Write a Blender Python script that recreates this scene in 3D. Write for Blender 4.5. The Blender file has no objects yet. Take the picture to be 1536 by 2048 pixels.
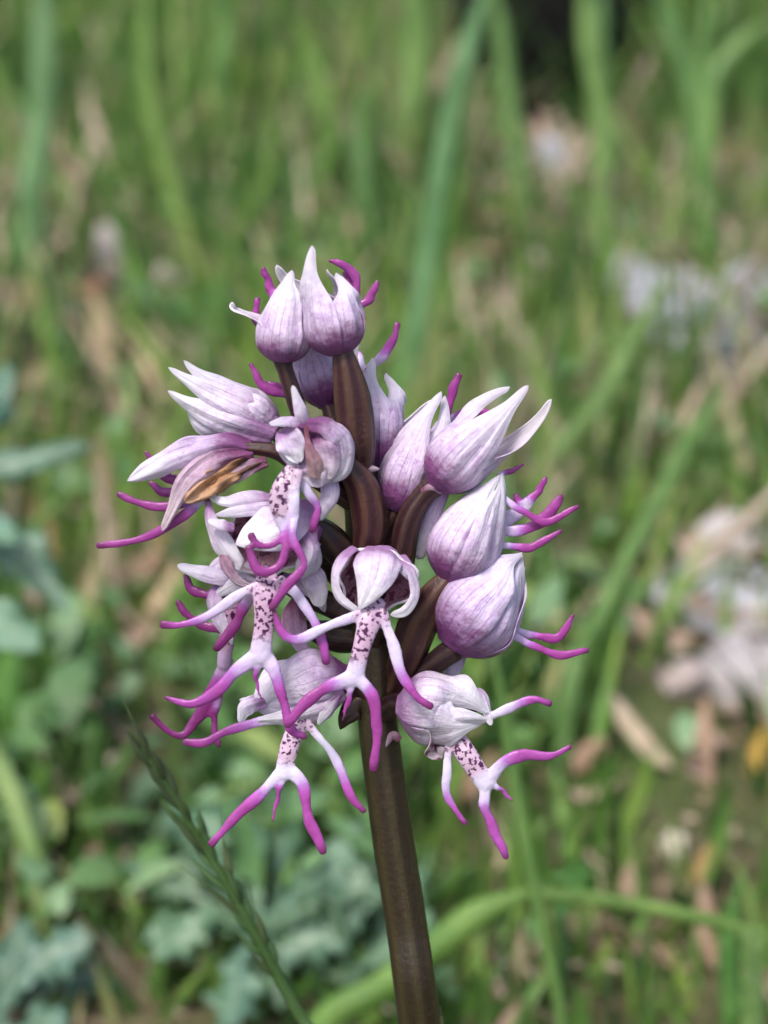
import bpy, math, random
import numpy as np
random.seed(7); RNG = np.random.default_rng(11)
sc = bpy.context.scene
COL = sc.collection
R = math.radians

# ---------------------------------------------------------------- camera
TH = R(25); D = 0.20; S = 0.0524e-3; H = 0.2545      # pitch, focus distance, metres per photo pixel at the flower, height
CAM = np.array([0, 0, H]); RT = np.array([1., 0, 0])
UP = np.array([0, math.sin(TH), math.cos(TH)]); FW = np.array([0, math.cos(TH), -math.sin(TH)])
cam = bpy.data.cameras.new('camera'); camo = bpy.data.objects.new('camera', cam); COL.objects.link(camo)
camo.location = CAM; camo.rotation_euler = (R(90) - TH, 0, 0)
cam.sensor_fit = 'VERTICAL'; cam.sensor_height = 36
cam.lens = 18 / (1024 * S / D)
cam.clip_start = 0.005; cam.clip_end = 400
cam.dof.use_dof = True; cam.dof.focus_distance = D - 0.0035
cam.dof.aperture_fstop = cam.lens / 3.5
sc.camera = camo
# ---------------------------------------------------------------- light
w = bpy.data.worlds.new('World'); sc.world = w; w.use_nodes = True
nt = w.node_tree; bg = nt.nodes['Background']
sky = nt.nodes.new('ShaderNodeTexSky'); sky.sky_type = 'NISHITA'; sky.sun_disc = False
SUN_EL, SUN_AZ = R(62), R(215)
sky.sun_elevation = SUN_EL; sky.sun_rotation = SUN_AZ
sky.air_density = 1.0; sky.dust_density = 4.0; sky.ozone_density = 1.0
nt.links.new(sky.outputs[0], bg.inputs[0]); bg.inputs[1].default_value = 0.095
sl = bpy.data.lights.new('sun', 'SUN'); so = bpy.data.objects.new('sun', sl); COL.objects.link(so)
sl.energy = 1.5; sl.angle = R(14); sl.color = (1, 0.96, 0.9)
from mathutils import Vector
sd = Vector((math.sin(SUN_AZ) * math.cos(SUN_EL), math.cos(SUN_AZ) * math.cos(SUN_EL), math.sin(SUN_EL)))
so.rotation_euler = sd.to_track_quat('Z', 'Y').to_euler()
sc.view_settings.view_transform = 'Standard'; sc.view_settings.look = 'None'
sc.view_settings.exposure = 1.2; sc.view_settings.gamma = 1
sc.view_settings.use_curve_mapping = False
sc.cycles.use_denoising = True; sc.cycles.use_adaptive_sampling = True; sc.cycles.adaptive_threshold = 0.03
sc.cycles.max_bounces = 5; sc.cycles.diffuse_bounces = 3; sc.cycles.glossy_bounces = 2; sc.cycles.transmission_bounces = 3

# ---------------------------------------------------------------- helpers
def ray(px, py, d):
    "world point at photo pixel (px, py), d metres along the view axis"
    px, py, d = np.asarray(px, float), np.asarray(py, float), np.asarray(d, float)
    return CAM + d[..., None] * (FW + ((px - 768) * S / D)[..., None] * RT + ((1024 - py) * S / D)[..., None] * UP)
def conv(Q):
    "orchid space (x right, y up, z to the viewer, photo pixels) to world; the stalk leans back a little less than the picture plane"
    Q = np.asarray(Q, float); py = -Q[..., 1]
    z = Q[..., 2] + 0.15 * (1150 - py)
    return ray(Q[..., 0], py, D - z * S)
def ground_h(x, y):
    x = np.asarray(x, float); y = np.asarray(y, float)
    return (0.006 * np.sin(x * 17 + 1.3) * np.cos(y * 13) + 0.004 * np.sin(x * 41 + y * 29) + 0.0025 * np.sin(x * 83 - y * 71 + 2)
            + 0.05 * np.clip(y - 1.5, 0, 40) ** 1.0)
def on_ground(px, py):
    "where the view ray of a photo pixel meets the ground"
    d = 0.3
    for _ in range(60):
        p = ray(px, py, d); gap = p[2] - ground_h(p[0], p[1])
        d += gap * 0.9
    return p, d
def base_py(d, px=768):
    lo, hi = -3000, 6000
    for _ in range(50):
        m = (lo + hi) / 2; p = ray(px, m, d)
        if p[2] > ground_h(p[0], p[1]): lo = m
        else: hi = m
    return lo

ORIGIN = {}
def tag(o, label=None, cat=None, group=None, kind=None):
    if label: o['label'] = label
    if cat: o['category'] = cat
    if group: o['group'] = group
    if kind: o['kind'] = kind
    return o
def empty(name, loc, parent=None):
    o = bpy.data.objects.new(name, None); COL.objects.link(o)
    o.empty_display_size = 0.005
    loc = np.asarray(loc, float); ORIGIN[o.name] = loc
    if parent: o.parent = parent; o.location = loc - ORIGIN[parent.name]
    else: o.location = loc
    return o
def mesh_obj(name, V, F, mats, parent=None, origin=None, smooth=True, uv=None, attrs=None, color=(1, 1, 1, 1)):
    V = np.asarray(V, float)
    if origin is None: origin = ORIGIN[parent.name] if parent else V.mean(0)
    origin = np.asarray(origin, float)
    me = bpy.data.meshes.new(name); me.from_pydata((V - origin).tolist(), [], [tuple(map(int, f)) for f in F])
    if smooth: me.polygons.foreach_set('use_smooth', [True] * len(me.polygons))
    for m in (mats if isinstance(mats, (list, tuple)) else [mats]): me.materials.append(m)
    if uv is not None:
        ul = me.uv_layers.new(name='UVMap'); li = np.empty(len(me.loops), int); me.loops.foreach_get('vertex_index', li)
        ul.data.foreach_set('uv', np.asarray(uv, float)[li].ravel())
    for k, a in (attrs or {}).items():
        at = me.attributes.new(k, 'FLOAT', 'POINT'); at.data.foreach_set('value', np.asarray(a, float))
    o = bpy.data.objects.new(name, me); COL.objects.link(o); o.color = color
    ORIGIN[o.name] = origin
    if parent: o.parent = parent; o.location = origin - ORIGIN[parent.name]
    else: o.location = origin
    return o
def spline(P, n):
    "Catmull-Rom through P, n samples evenly along it; any number of columns"
    P = np.asarray(P, float)
    if len(P) == 2: return P[0] + np.linspace(0, 1, n)[:, None] * (P[1] - P[0])
    Q = np.vstack([2 * P[0] - P[1], P, 2 * P[-1] - P[-2]]); out = []
    for i in range(len(P) - 1):
        a, b, c, d = Q[i:i + 4]; t = np.linspace(0, 1, 24, endpoint=False)[:, None]
        out.append(0.5 * (2 * b + (c - a) * t + (2 * a - 5 * b + 4 * c - d) * t ** 2 + (3 * b - a - 3 * c + d) * t ** 3))
    out = np.vstack(out + [P[-1:]])
    L = np.r_[0, np.cumsum(np.linalg.norm(np.diff(out[:, :3], axis=0), axis=1))]
    t = np.linspace(0, L[-1], n)
    return np.stack([np.interp(t, L, out[:, k]) for k in range(out.shape[1])], 1)
def nrm(v): return v / (np.linalg.norm(v, axis=-1, keepdims=True) + 1e-12)
def sstep(a, b, x): t = np.clip((x - a) / (b - a), 0, 1); return t * t * (3 - 2 * t)
def grid_faces(nv, nu, wrap=False):
    F = []
    for i in range(nv - 1):
        for j in range(nu if wrap else nu - 1):
            k = (j + 1) % nu; F.append((i * nu + j, i * nu + k, (i + 1) * nu + k, (i + 1) * nu + j))
    return F
def tube(P, n=24, ring=12, hint=(0, 0, 1), flat=1.0, ridges=0, ridge=0.0, twist=0.0, cap=True):
    "tube along P rows (x, y, z, radius); flat squeezes it along hint; rounded ends"
    P = np.asarray(P, float); C = spline(P, n); c, r = C[:, :3], C[:, 3].copy()
    T = nrm(np.gradient(c, axis=0))
    if cap:
        k0, k1 = r[0], r[-1]
        ex = np.array([0.0, 0.45, 0.75, 0.93])
        head = [(c[0] - T[0] * k0 * 0.8 * (1 - e), max(k0 * math.sqrt(max(0, 1 - (1 - e) ** 2)), k0 * 0.05)) for e in ex]
        tail = [(c[-1] + T[-1] * k1 * 0.8 * (1 - e), max(k1 * math.sqrt(max(0, 1 - (1 - e) ** 2)), k1 * 0.05)) for e in ex][::-1]
        c = np.vstack([[h[0] for h in head], c, [t[0] for t in tail]]); r = np.r_[[h[1] for h in head], r, [t[1] for t in tail]]
        T = np.vstack([np.repeat(T[:1], 4, 0), T, np.repeat(T[-1:], 4, 0)])
    h = np.asarray(hint, float)
    side = nrm(np.cross(T, h)); nn = np.cross(side, T)
    a = np.linspace(0, 2 * math.pi, ring, endpoint=False); V = []; uv = []; m = len(c)
    for i in range(m):
        rr = r[i] * (1 + ridge * np.cos(ridges * a + twist * i / m))
        V.append(c[i] + np.outer(np.cos(a) * rr, side[i]) + np.outer(np.sin(a) * rr * flat, nn[i]))
        uv.append(np.stack([np.cos(ridges * a + twist * i / m) * 0.25 + 0.5 + 0 * a if ridges else a / 6.283, np.full(ring, i / (m - 1))], 1))
    F = grid_faces(m, ring, True)
    F.append(tuple(range(ring))[::-1]); F.append(tuple((m - 1) * ring + j for j in range(ring)))
    return np.vstack(V), F, np.vstack(uv), c
def ribbon(P, hint=(0, 0, 1), nv=26, nu=11, cup=0.3, wrinkle=0.05, seed=0, edge=0.0, lobes=0, lobe_d=0.0):
    "petal or leaf along P rows (x, y, z, half width); cup > 0 bends its edges away from hint"
    C = spline(P, nv); c, wd = C[:, :3], np.maximum(C[:, 3], 0.0)
    T = nrm(np.gradient(c, axis=0)); h = np.asarray(hint, float)
    if h.ndim == 1: h = np.repeat(h[None], nv, 0)
    else: h = spline(h, nv)
    side = nrm(np.cross(T, h)); nn = np.cross(side, T)
    u = np.linspace(-1, 1, nu); v = np.linspace(0, 1, nv); rs = np.random.default_rng(seed); ph = rs.uniform(0, 6, 6)
    w_end = np.sqrt(np.clip(1 - ((v - 0.93) / 0.07).clip(0, 1) ** 2, 0.02, 1)); wd = wd * w_end
    if lobes: wd = wd * (1 - lobe_d * (0.5 + 0.5 * np.cos(v * lobes * 2 * math.pi)))
    V = []; uv = []
    for i in range(nv):
        wob = wrinkle * wd[i] * (np.sin(u * 5 + ph[0] + v[i] * 2) + 0.6 * np.sin(u * 11 + ph[1] - v[i] * 3) + 0.5 * np.sin(v[i] * 14 + ph[2] + u * 3))
        wob = wob + edge * wd[i] * np.abs(u) ** 3 * np.sin(v[i] * 17 + ph[3] + np.sign(u) * 1.3)
        V.append(c[i] + np.outer(u * wd[i] * (1 - 0.12 * cup * u * u), side[i]) + np.outer(-cup * wd[i] * u * u + wob, nn[i]))
        uv.append(np.stack([u * 0.5 + 0.5, np.full(nu, v[i])], 1))
    return np.vstack(V), grid_faces(nv, nu), np.vstack(uv)
def flip(P): P = np.array(P, float); P[:, 1] *= -1; return P

# ---------------------------------------------------------------- materials
class NT:
    def __init__(s, name):
        s.m = bpy.data.materials.new(name); s.m.use_nodes = True; s.t = s.m.node_tree; s.b = s.t.nodes['Principled BSDF']
    def n(s, typ, **kw):
        x = s.t.nodes.new(typ)
        for k, v in kw.items():
            if k.startswith('i_'):
                key = k[2:]; key = int(key) if key.isdigit() else key
                if hasattr(v, 'is_output') or isinstance(v, bpy.types.NodeSocket): s.t.links.new(v, x.inputs[key])
                else: x.inputs[key].default_value = v
            else: setattr(x, k, v)
        return x
    def math(s, op, a, b=0.0, clamp=False):
        x = s.n('ShaderNodeMath', operation=op, use_clamp=clamp)
        for i, q in enumerate((a, b)):
            if isinstance(q, bpy.types.NodeSocket): s.t.links.new(q, x.inputs[i])
            else: x.inputs[i].default_value = q
        return x.outputs[0]
    def range(s, v, a, b, c=0.0, d=1.0):
        x = s.n('ShaderNodeMapRange', interpolation_type='SMOOTHSTEP'); s.t.links.new(v, x.inputs[0])
        for i, q in enumerate((a, b, c, d)): x.inputs[i + 1].default_value = q
        return x.outputs[0]
    def mix(s, f, a, b, mode='MIX'):
        x = s.n('ShaderNodeMix', data_type='RGBA', blend_type=mode)
        for i, q in ((0, f), (6, a), (7, b)):
            if isinstance(q, bpy.types.NodeSocket): s.t.links.new(q, x.inputs[i])
            elif i == 0: x.inputs[0].default_value = q
            else: x.inputs[i].default_value = (*q, 1) if len(q) == 3 else q
        return x.outputs[2]
    def noise(s, vec, scale, detail=3.0, rough=0.55):
        x = s.n('ShaderNodeTexNoise'); x.inputs['Scale'].default_value = scale; x.inputs['Detail'].default_value = detail; x.inputs['Roughness'].default_value = rough
        if vec is not None: s.t.links.new(vec, x.inputs['Vector'])
        return x.outputs[0]
    def mapped(s, vec, scale):
        x = s.n('ShaderNodeMapping'); s.t.links.new(vec, x.inputs[0]); x.inputs['Scale'].default_value = scale; return x.outputs[0]
    def coord(s, k): return s.n('ShaderNodeTexCoord').outputs[k]
    def attr(s, k): return s.n('ShaderNodeAttribute', attribute_name=k).outputs['Fac']
    def ramp(s, f, stops):
        x = s.n('ShaderNodeValToRGB'); e = x.color_ramp.elements
        while len(e) < len(stops): e.new(0.5)
        for el, (p, c) in zip(e, stops): el.position = p; el.color = (*c, 1)
        s.t.links.new(f, x.inputs[0]); return x.outputs[0]
    def bump(s, h, strength, dist):
        x = s.n('ShaderNodeBump'); x.inputs['Strength'].default_value = strength; x.inputs['Distance'].default_value = dist
        s.t.links.new(h, x.inputs['Height']); s.t.links.new(x.outputs[0], s.b.inputs['Normal']); return x.outputs[0]
    def set(s, color=None, rough=0.5, spec=0.4, trans=0.0, tcol=None):
        if color is not None:
            if isinstance(color, bpy.types.NodeSocket): s.t.links.new(color, s.b.inputs['Base Color'])
            else: s.b.inputs['Base Color'].default_value = (*color, 1)
        s.b.inputs['Roughness'].default_value = rough; s.b.inputs['Specular IOR Level'].default_value = spec
        if trans:
            t = s.n('ShaderNodeBsdfTranslucent'); mx = s.n('ShaderNodeMixShader'); mx.inputs[0].default_value = trans
            s.t.links.new(tcol if tcol is not None else color, t.inputs[0]); out = s.t.nodes['Material Output']
            s.t.links.new(s.b.outputs[0], mx.inputs[1]); s.t.links.new(t.outputs[0], mx.inputs[2]); s.t.links.new(mx.outputs[0], out.inputs[0])
        return s.m

def petal_mat(name, pale, mid, deep, tipc, spots=0.0):
    q = NT(name); uv = q.coord('UV'); ob = q.coord('Object'); sep = q.n('ShaderNodeSeparateXYZ'); q.t.links.new(uv, sep.inputs[0])
    v = sep.outputs[1]
    streak = q.noise(q.mapped(uv, (11, 1.1, 1)), 1.6, 4)
    fine = q.noise(q.mapped(uv, (34, 2.2, 1)), 1.5, 3)
    blot = q.noise(ob, 420, 4, 0.65)
    vein = q.range(q.math('ADD', q.math('MULTIPLY', streak, 0.55), q.math('MULTIPLY', fine, 0.45)), 0.5, 0.66)
    mott = q.noise(ob, 1300, 5, 0.7)
    c = q.mix(q.math('MULTIPLY', vein, 0.36), pale, mid)
    c = q.mix(q.math('MULTIPLY', q.range(blot, 0.42, 0.68), 0.5), c, mid)
    c = q.mix(q.math('MULTIPLY', q.range(mott, 0.5, 0.64), 0.6), c, mid)
    c = q.mix(q.math('MULTIPLY', q.range(mott, 0.32, 0.5, 1.0, 0.0), 0.35), c, tipc)
    fv = q.n('ShaderNodeTexWave', wave_type='BANDS', bands_direction='X'); q.t.links.new(uv, fv.inputs['Vector'])
    fv.inputs['Scale'].default_value = 2.1; fv.inputs['Distortion'].default_value = 2.2; fv.inputs['Detail'].default_value = 2; fv.inputs['Detail Scale'].default_value = 1.4
    line = q.range(fv.outputs['Fac'], 0.06, 0.0)
    c = q.mix(q.math('MULTIPLY', line, 0.34), c, deep)
    basev = q.range(q.math('ADD', v, q.math('ADD', q.math('MULTIPLY', q.math('SUBTRACT', blot, 0.5), 0.55), q.math('MULTIPLY', q.math('SUBTRACT', mott, 0.5), 0.45))), 0.10, 0.46, 1.0, 0.0)
    c = q.mix(q.math('MULTIPLY', basev, 0.92), c, deep)
    tipf = q.range(v, 0.5, 0.85)
    c = q.mix(q.math('MULTIPLY', tipf, 0.8), c, tipc)
    if spots:
        sp = q.range(q.noise(ob, 900, 2), 0.52, 0.58)
        c = q.mix(q.math('MULTIPLY', sp, spots), c, (0.13, 0.02, 0.07))
    oi = q.n('ShaderNodeObjectInfo')
    c = q.mix(1.0, c, oi.outputs['Color'], 'MULTIPLY')
    q.bump(q.math('ADD', q.math('ADD', q.math('MULTIPLY', streak, 0.4), q.math('MULTIPLY', fine, 0.2)), q.math('MULTIPLY', blot, 1.1)), 0.7, 0.0006)
    return q.set(c, 0.38, 0.45, 0.28)
M = {}
M['petal'] = petal_mat('petal', (0.75, 0.64, 0.83), (0.48, 0.29, 0.57), (0.20, 0.03, 0.18), (0.84, 0.80, 0.90))
M['petal_in'] = petal_mat('petal_inner', (0.72, 0.60, 0.70), (0.58, 0.36, 0.48), (0.30, 0.08, 0.16), (0.82, 0.78, 0.84))
M['throat'] = petal_mat('throat', (0.50, 0.26, 0.33), (0.36, 0.12, 0.22), (0.22, 0.05, 0.11), (0.72, 0.62, 0.70), 0.85)
M['white'] = petal_mat('white_petal', (0.82, 0.74, 0.88), (0.58, 0.42, 0.67), (0.40, 0.19, 0.43), (0.86, 0.84, 0.91))
M['mauve'] = petal_mat('mauve_petal', (0.52, 0.34, 0.46), (0.40, 0.2, 0.33), (0.22, 0.06, 0.13), (0.6, 0.48, 0.58))
M['dry'] = petal_mat('dried_petal', (0.60, 0.33, 0.17), (0.17, 0.07, 0.035), (0.05, 0.02, 0.015), (0.70, 0.45, 0.30))
def lip_mat():
    q = NT('lip'); ob = q.coord('Object'); mag = q.attr('mag'); spot = q.attr('spot'); tip = q.attr('tip')
    blot = q.noise(ob, 500, 3)
    c = q.ramp(q.math('ADD', mag, q.math('MULTIPLY', q.math('SUBTRACT', blot, 0.5), 0.5)),
               [(0.0, (0.72, 0.64, 0.84)), (0.25, (0.62, 0.47, 0.76)), (0.5, (0.43, 0.17, 0.53)), (0.75, (0.43, 0.085, 0.42)), (1.0, (0.33, 0.05, 0.28))])
    pink = q.mix(q.math('MULTIPLY', spot, 0.75), c, (0.58, 0.35, 0.48))
    n1 = q.noise(ob, 2100, 1.2); sp = q.range(n1, 0.51, 0.61)
    c = q.mix(q.math('MULTIPLY', sp, spot), pink, (0.075, 0.01, 0.07))
    c = q.mix(q.math('MULTIPLY', q.range(q.noise(ob, 900, 4, 0.7), 0.5, 0.75), 0.35), c, q.mix(1.0, c, (0.55, 0.4, 0.5), 'MULTIPLY'))
    c = q.mix(q.math('MULTIPLY', tip, 0.7), c, (0.13, 0.02, 0.085))
    oi = q.n('ShaderNodeObjectInfo'); c = q.mix(1.0, c, oi.outputs['Color'], 'MULTIPLY')
    q.bump(q.noise(ob, 1100, 4), 0.5, 0.0003)
    return q.set(c, 0.33, 0.5, 0.15)
M['lip'] = lip_mat()
def ovary_mat(name, a, b, c_):
    q = NT(name); uv = q.coord('UV'); ob = q.coord('Object')
    st = q.noise(q.mapped(uv, (6, 0.7, 1)), 1.3, 2)
    sx = q.n('ShaderNodeSeparateXYZ'); q.t.links.new(uv, sx.inputs[0])
    c = q.mix(q.range(q.math('ADD', q.math('MULTIPLY', sx.outputs[0], 1.0), q.math('MULTIPLY', q.math('SUBTRACT', st, 0.5), 0.9)), 0.3, 0.72), a, b)
    c = q.mix(q.math('MULTIPLY', q.range(q.noise(ob, 700, 3), 0.55, 0.7), 0.5), c, c_)
    oi = q.n('ShaderNodeObjectInfo'); c = q.mix(1.0, c, oi.outputs['Color'], 'MULTIPLY')
    q.bump(q.math('ADD', st, q.noise(ob, 1500, 2)), 0.35, 0.0003)
    return q.set(c, 0.42, 0.4)
M['ovary'] = ovary_mat('ovary', (0.030, 0.010, 0.015), (0.062, 0.031, 0.024), (0.08, 0.043, 0.04))
M['stem'] = ovary_mat('stem', (0.022, 0.014, 0.007), (0.036, 0.027, 0.011), (0.036, 0.020, 0.014))
def leaf_mat(name, stops, rough=0.45, spec=0.4, trans=0.25, attr='hue', veins=True):
    q = NT(name); ob = q.coord('Object')
    if attr == 'hue': f = q.attr('hue')
    else: f = q.noise(ob, 60, 4, 0.65)
    c = q.ramp(f, stops)
    var = q.noise(ob, 90, 3)
    c = q.mix(q.range(var, 0.3, 0.7), c, q.mix(1.0, c, (0.72, 0.78, 0.66), 'MULTIPLY'))
    oi = q.n('ShaderNodeObjectInfo'); c = q.mix(1.0, c, oi.outputs['Color'], 'MULTIPLY')
    if veins:
        uv = q.coord('UV')
        if name == 'thistle_leaf':
            sx = q.n('ShaderNodeSeparateXYZ'); q.t.links.new(uv, sx.inputs[0]); rib = q.range(q.math('ABSOLUTE', q.math('SUBTRACT', sx.outputs[0], 0.5)), 0.08, 0.02)
            c = q.mix(q.math('MULTIPLY', rib, 0.7), c, (0.24, 0.32, 0.23))
            c = q.mix(q.math('MULTIPLY', q.range(q.noise(ob, 260, 4, 0.7), 0.5, 0.7), 0.5), c, (0.10, 0.16, 0.06))
        q.bump(q.noise(q.mapped(uv, (14, 0.6, 1)), 1.6, 2), 0.4, 0.001)
    return q.set(c, rough, spec, trans)
M['grass'] = leaf_mat('grass', [(0, (0.03, 0.08, 0.02)), (0.3, (0.10, 0.22, 0.04)), (0.55, (0.19, 0.35, 0.09)), (0.75, (0.30, 0.43, 0.09)), (0.88, (0.40, 0.38, 0.18)), (1, (0.55, 0.43, 0.34))], veins=False)
M['blade'] = leaf_mat('grass_blade', [(0.3, (0.10, 0.20, 0.06)), (0.7, (0.20, 0.31, 0.12))], 0.4, 0.45, 0.25, 'n')
M['weed'] = leaf_mat('weed', [(0, (0.06, 0.14, 0.05)), (0.4, (0.14, 0.27, 0.09)), (0.75, (0.21, 0.34, 0.19)), (1, (0.31, 0.38, 0.10))], veins=False)
M['thistle'] = leaf_mat('thistle_leaf', [(0, (0.045, 0.105, 0.065)), (0.5, (0.095, 0.175, 0.115)), (1, (0.17, 0.26, 0.18))], 0.33, 0.6, 0.12, 'n')
M['litter'] = leaf_mat('leaf_litter', [(0, (0.10, 0.055, 0.035)), (0.25, (0.25, 0.16, 0.12)), (0.55, (0.43, 0.31, 0.25)), (0.85, (0.56, 0.44, 0.38)), (1, (0.30, 0.11, 0.05))], 0.7, 0.25, 0.1, veins=False)
M['dryleaf'] = leaf_mat('dry_leaf', [(0.3, (0.28, 0.20, 0.15)), (0.5, (0.46, 0.36, 0.30)), (0.7, (0.58, 0.49, 0.43))], 0.65, 0.3, 0.1, 'n')
def stone_mat():
    q = NT('stone'); ob = q.coord('Object'); a = q.noise(ob, 70, 6, 0.65); b = q.noise(ob, 320, 4, 0.7)
    c = q.ramp(a, [(0.3, (0.40, 0.37, 0.36)), (0.5, (0.60, 0.57, 0.57)), (0.72, (0.72, 0.70, 0.71))])
    c = q.mix(q.math('MULTIPLY', q.range(b, 0.52, 0.7), 0.5), c, (0.22, 0.18, 0.14))
    oi = q.n('ShaderNodeObjectInfo'); c = q.mix(1.0, c, oi.outputs['Color'], 'MULTIPLY')
    q.bump(b, 0.6, 0.003); return q.set(c, 0.75, 0.3)
M['stone'] = stone_mat()
def soil_mat():
    q = NT('soil'); ob = q.coord('Object'); a = q.noise(ob, 26, 6, 0.65); b = q.noise(ob, 190, 5, 0.7); g = q.noise(ob, 7, 3)
    c = q.ramp(a, [(0.3, (0.03, 0.022, 0.014)), (0.5, (0.09, 0.07, 0.04)), (0.7, (0.20, 0.15, 0.10))])
    c = q.mix(q.range(b, 0.5, 0.72), c, (0.30, 0.22, 0.17))
    c = q.mix(q.math('MULTIPLY', q.range(g, 0.35, 0.6), 0.75), c, (0.09, 0.14, 0.04))
    q.bump(b, 0.8, 0.006); return q.set(c, 0.9, 0.2)
M['soil'] = soil_mat()
q = NT('painted_shade'); M['black'] = q.set(q.mix(q.range(q.noise(q.coord('Object'), 30, 4), 0.4, 0.7), (0.004, 0.004, 0.004), (0.012, 0.012, 0.011)), 0.9, 0.1)  # dark shadow under a shrub, painted as near-black surface colour

# ---------------------------------------------------------------- ground
xs = np.concatenate([-np.geomspace(60, 0.9, 14), np.linspace(-0.8, 0.8, 90), np.geomspace(0.9, 60, 14)])
ys = np.concatenate([-np.geomspace(60, 0.3, 10), np.linspace(-0.2, 2.2, 120), np.geomspace(2.4, 120, 18)])
X, Y = np.meshgrid(xs, ys); Z = ground_h(X, Y)
tag(mesh_obj('ground', np.stack([X, Y, Z], -1).reshape(-1, 3), grid_faces(len(ys), len(xs)), M['soil'], origin=(0, 0, 0)), 'brown soil with leaf litter under the grass', kind='structure')

# ---------------------------------------------------------------- loose ground cover
def blades_mesh(base, height, width, lean, azim, curve, hue, nseg=6, face=None):
    n = len(base); t = np.linspace(0, 1, nseg + 1)
    d = np.stack([np.cos(azim), np.sin(azim), np.zeros(n)], 1)
    s = np.stack([-np.sin(face), np.cos(face), np.zeros(n)], 1)
    V = np.empty((n, nseg + 1, 3, 3)); wprof = np.clip(1.05 * (1 - t ** 2.2), 0.03, 1) * np.clip(0.6 + t * 2, 0, 1)
    ang = lean[:, None] + curve[:, None] * t[None, :]
    ds = height[:, None] / nseg
    hx = np.cumsum(np.sin(ang) * ds, 1) - np.sin(ang[:, :1]) * ds; hz = np.cumsum(np.cos(ang) * ds, 1) - np.cos(ang[:, :1]) * ds
    c = base[:, None, :] + hx[..., None] * d[:, None, :] + hz[..., None] * np.array([0, 0, 1.])
    wv = (width[:, None] * wprof[None, :])[..., None] * s[:, None, :]
    fold = (width[:, None] * wprof * 0.35)[..., None] * np.cross(s, [0, 0, 1.])[:, None, :]
    V[:, :, 0] = c - wv; V[:, :, 1] = c + fold; V[:, :, 2] = c + wv
    k = (nseg + 1) * 3; F = []
    for i in range(nseg):
        for j in range(2): F.append((i * 3 + j, i * 3 + j + 1, (i + 1) * 3 + j + 1, (i + 1) * 3 + j))
    F = (np.array(F)[None] + (np.arange(n) * k)[:, None, None]).reshape(-1, 4)
    return V.reshape(-1, 3), F, np.repeat(hue, k)
def stuff(name, V, F, hue, mat, label):
    me = bpy.data.meshes.new(name); me.vertices.add(len(V)); me.vertices.foreach_set('co', np.ascontiguousarray(V, float).ravel())
    F = np.asarray(F); n, k = F.shape
    me.loops.add(n * k); me.loops.foreach_set('vertex_index', F.ravel().astype(np.int32))
    me.polygons.add(n); me.polygons.foreach_set('loop_start', np.arange(0, n * k, k, dtype=np.int32))
    me.update(calc_edges=True); me.validate(); me.polygons.foreach_set('use_smooth', [True] * n)
    a = me.attributes.new('hue', 'FLOAT', 'POINT'); a.data.foreach_set('value', np.asarray(hue, float))
    me.materials.append(mat); o = bpy.data.objects.new(name, me); COL.objects.link(o)
    return tag(o, label, kind='stuff')
def scatter(n, y0, y1, power=1.0):
    y = y0 + (y1 - y0) * RNG.random(n) ** power; x = (RNG.random(n) * 2 - 1) * (0.12 + 0.30 * y)
    return x, y
def patch(x, y, seed):       # patchiness 0..1
    return 0.5 + 0.5 * np.sin(x * 19 + seed) * np.cos(y * 15 + seed * 2) * 0.7 + 0.15 * np.sin(x * 47 + y * 31 + seed)

BARE = []
# ---------------------------------------------------------------- stones and dry leaves, one by one
def stone(px, py, wpx, hpx, label, tint=(1, 1, 1), seed=0, flat=0.6, name='stone', mat='stone', group=None, lift=0.85, dep=0.85):
    p, d = on_ground(px, py + hpx * 0.3); k = d / D * S
    BARE.append((px, py, wpx * 0.62 + 10, hpx * 0.65 + 12 + (30 if dep > 1 else 0), 0.9 if py > 900 or dep < 1 else 0.72))
    import bmesh
    bm = bmesh.new(); bmesh.ops.create_icosphere(bm, subdivisions=4, radius=1); V = np.array([v.co for v in bm.verts]); F = [[v.index for v in f.verts] for f in bm.faces]; bm.free()
    rs = np.random.default_rng(seed); V0 = V.copy()
    for f, am in ((1.6, 0.22), (3.3, 0.11), (7, 0.04)):
        dirs = rs.normal(size=(4, 3)) * f; ph = rs.uniform(0, 6, 4)
        V *= 1 + am * (np.sin(V0 @ dirs.T + ph).mean(1) * 1.6)[:, None]
    for _ in range(4):   # a few broken faces
        dn = nrm(rs.normal(size=3)); dd = V @ dn; V -= np.outer(np.clip(dd - 0.72, 0, None), dn) * 0.85
    V *= np.array([wpx / 2 * k, wpx / 2 * k * dep, hpx / 2 * k * 1.25]); ang = rs.uniform(-0.4, 0.4)
    V = V @ np.array([[math.cos(ang), math.sin(ang), 0], [-math.sin(ang), math.cos(ang), 0], [0, 0, 1]])
    o = mesh_obj(name, V + p + np.array([0, 0, hpx / 2 * k * lift]), F, M[mat], origin=p, color=(*tint, 1))
    return tag(o, label, 'stone', group)
SG = 'stones lying in the grass'
stone(1440, 1180, 240, 85, 'white stone lying right of the two lower right flowers', (0.8, 0.85, 0.92), 1, group=SG, dep=1.1, lift=0.6)
stone(1500, 1320, 230, 110, 'big pale grey stone at the right edge below the white stone', (0.7, 0.69, 0.72), 2, group=SG, dep=1.2, lift=0.6)
stone(1470, 1075, 150, 60, 'grey stone above the white stone at the right', (0.85, 0.83, 0.85), 3, group=SG)
stone(1370, 1360, 110, 80, 'dull pinkish stone lower left of the big pale grey stone', (0.72, 0.64, 0.62), 4, group=SG)
stone(1390, 640, 260, 130, 'broad flat lilac grey slab behind straw, upper right', (0.6, 0.63, 0.72), 5, group=SG, dep=1.9, lift=0.5)
stone(1500, 590, 130, 120, 'flat lilac grey slab at the right edge, upper right', (0.62, 0.65, 0.74), 26, group=SG, dep=1.5, lift=0.5)
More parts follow.
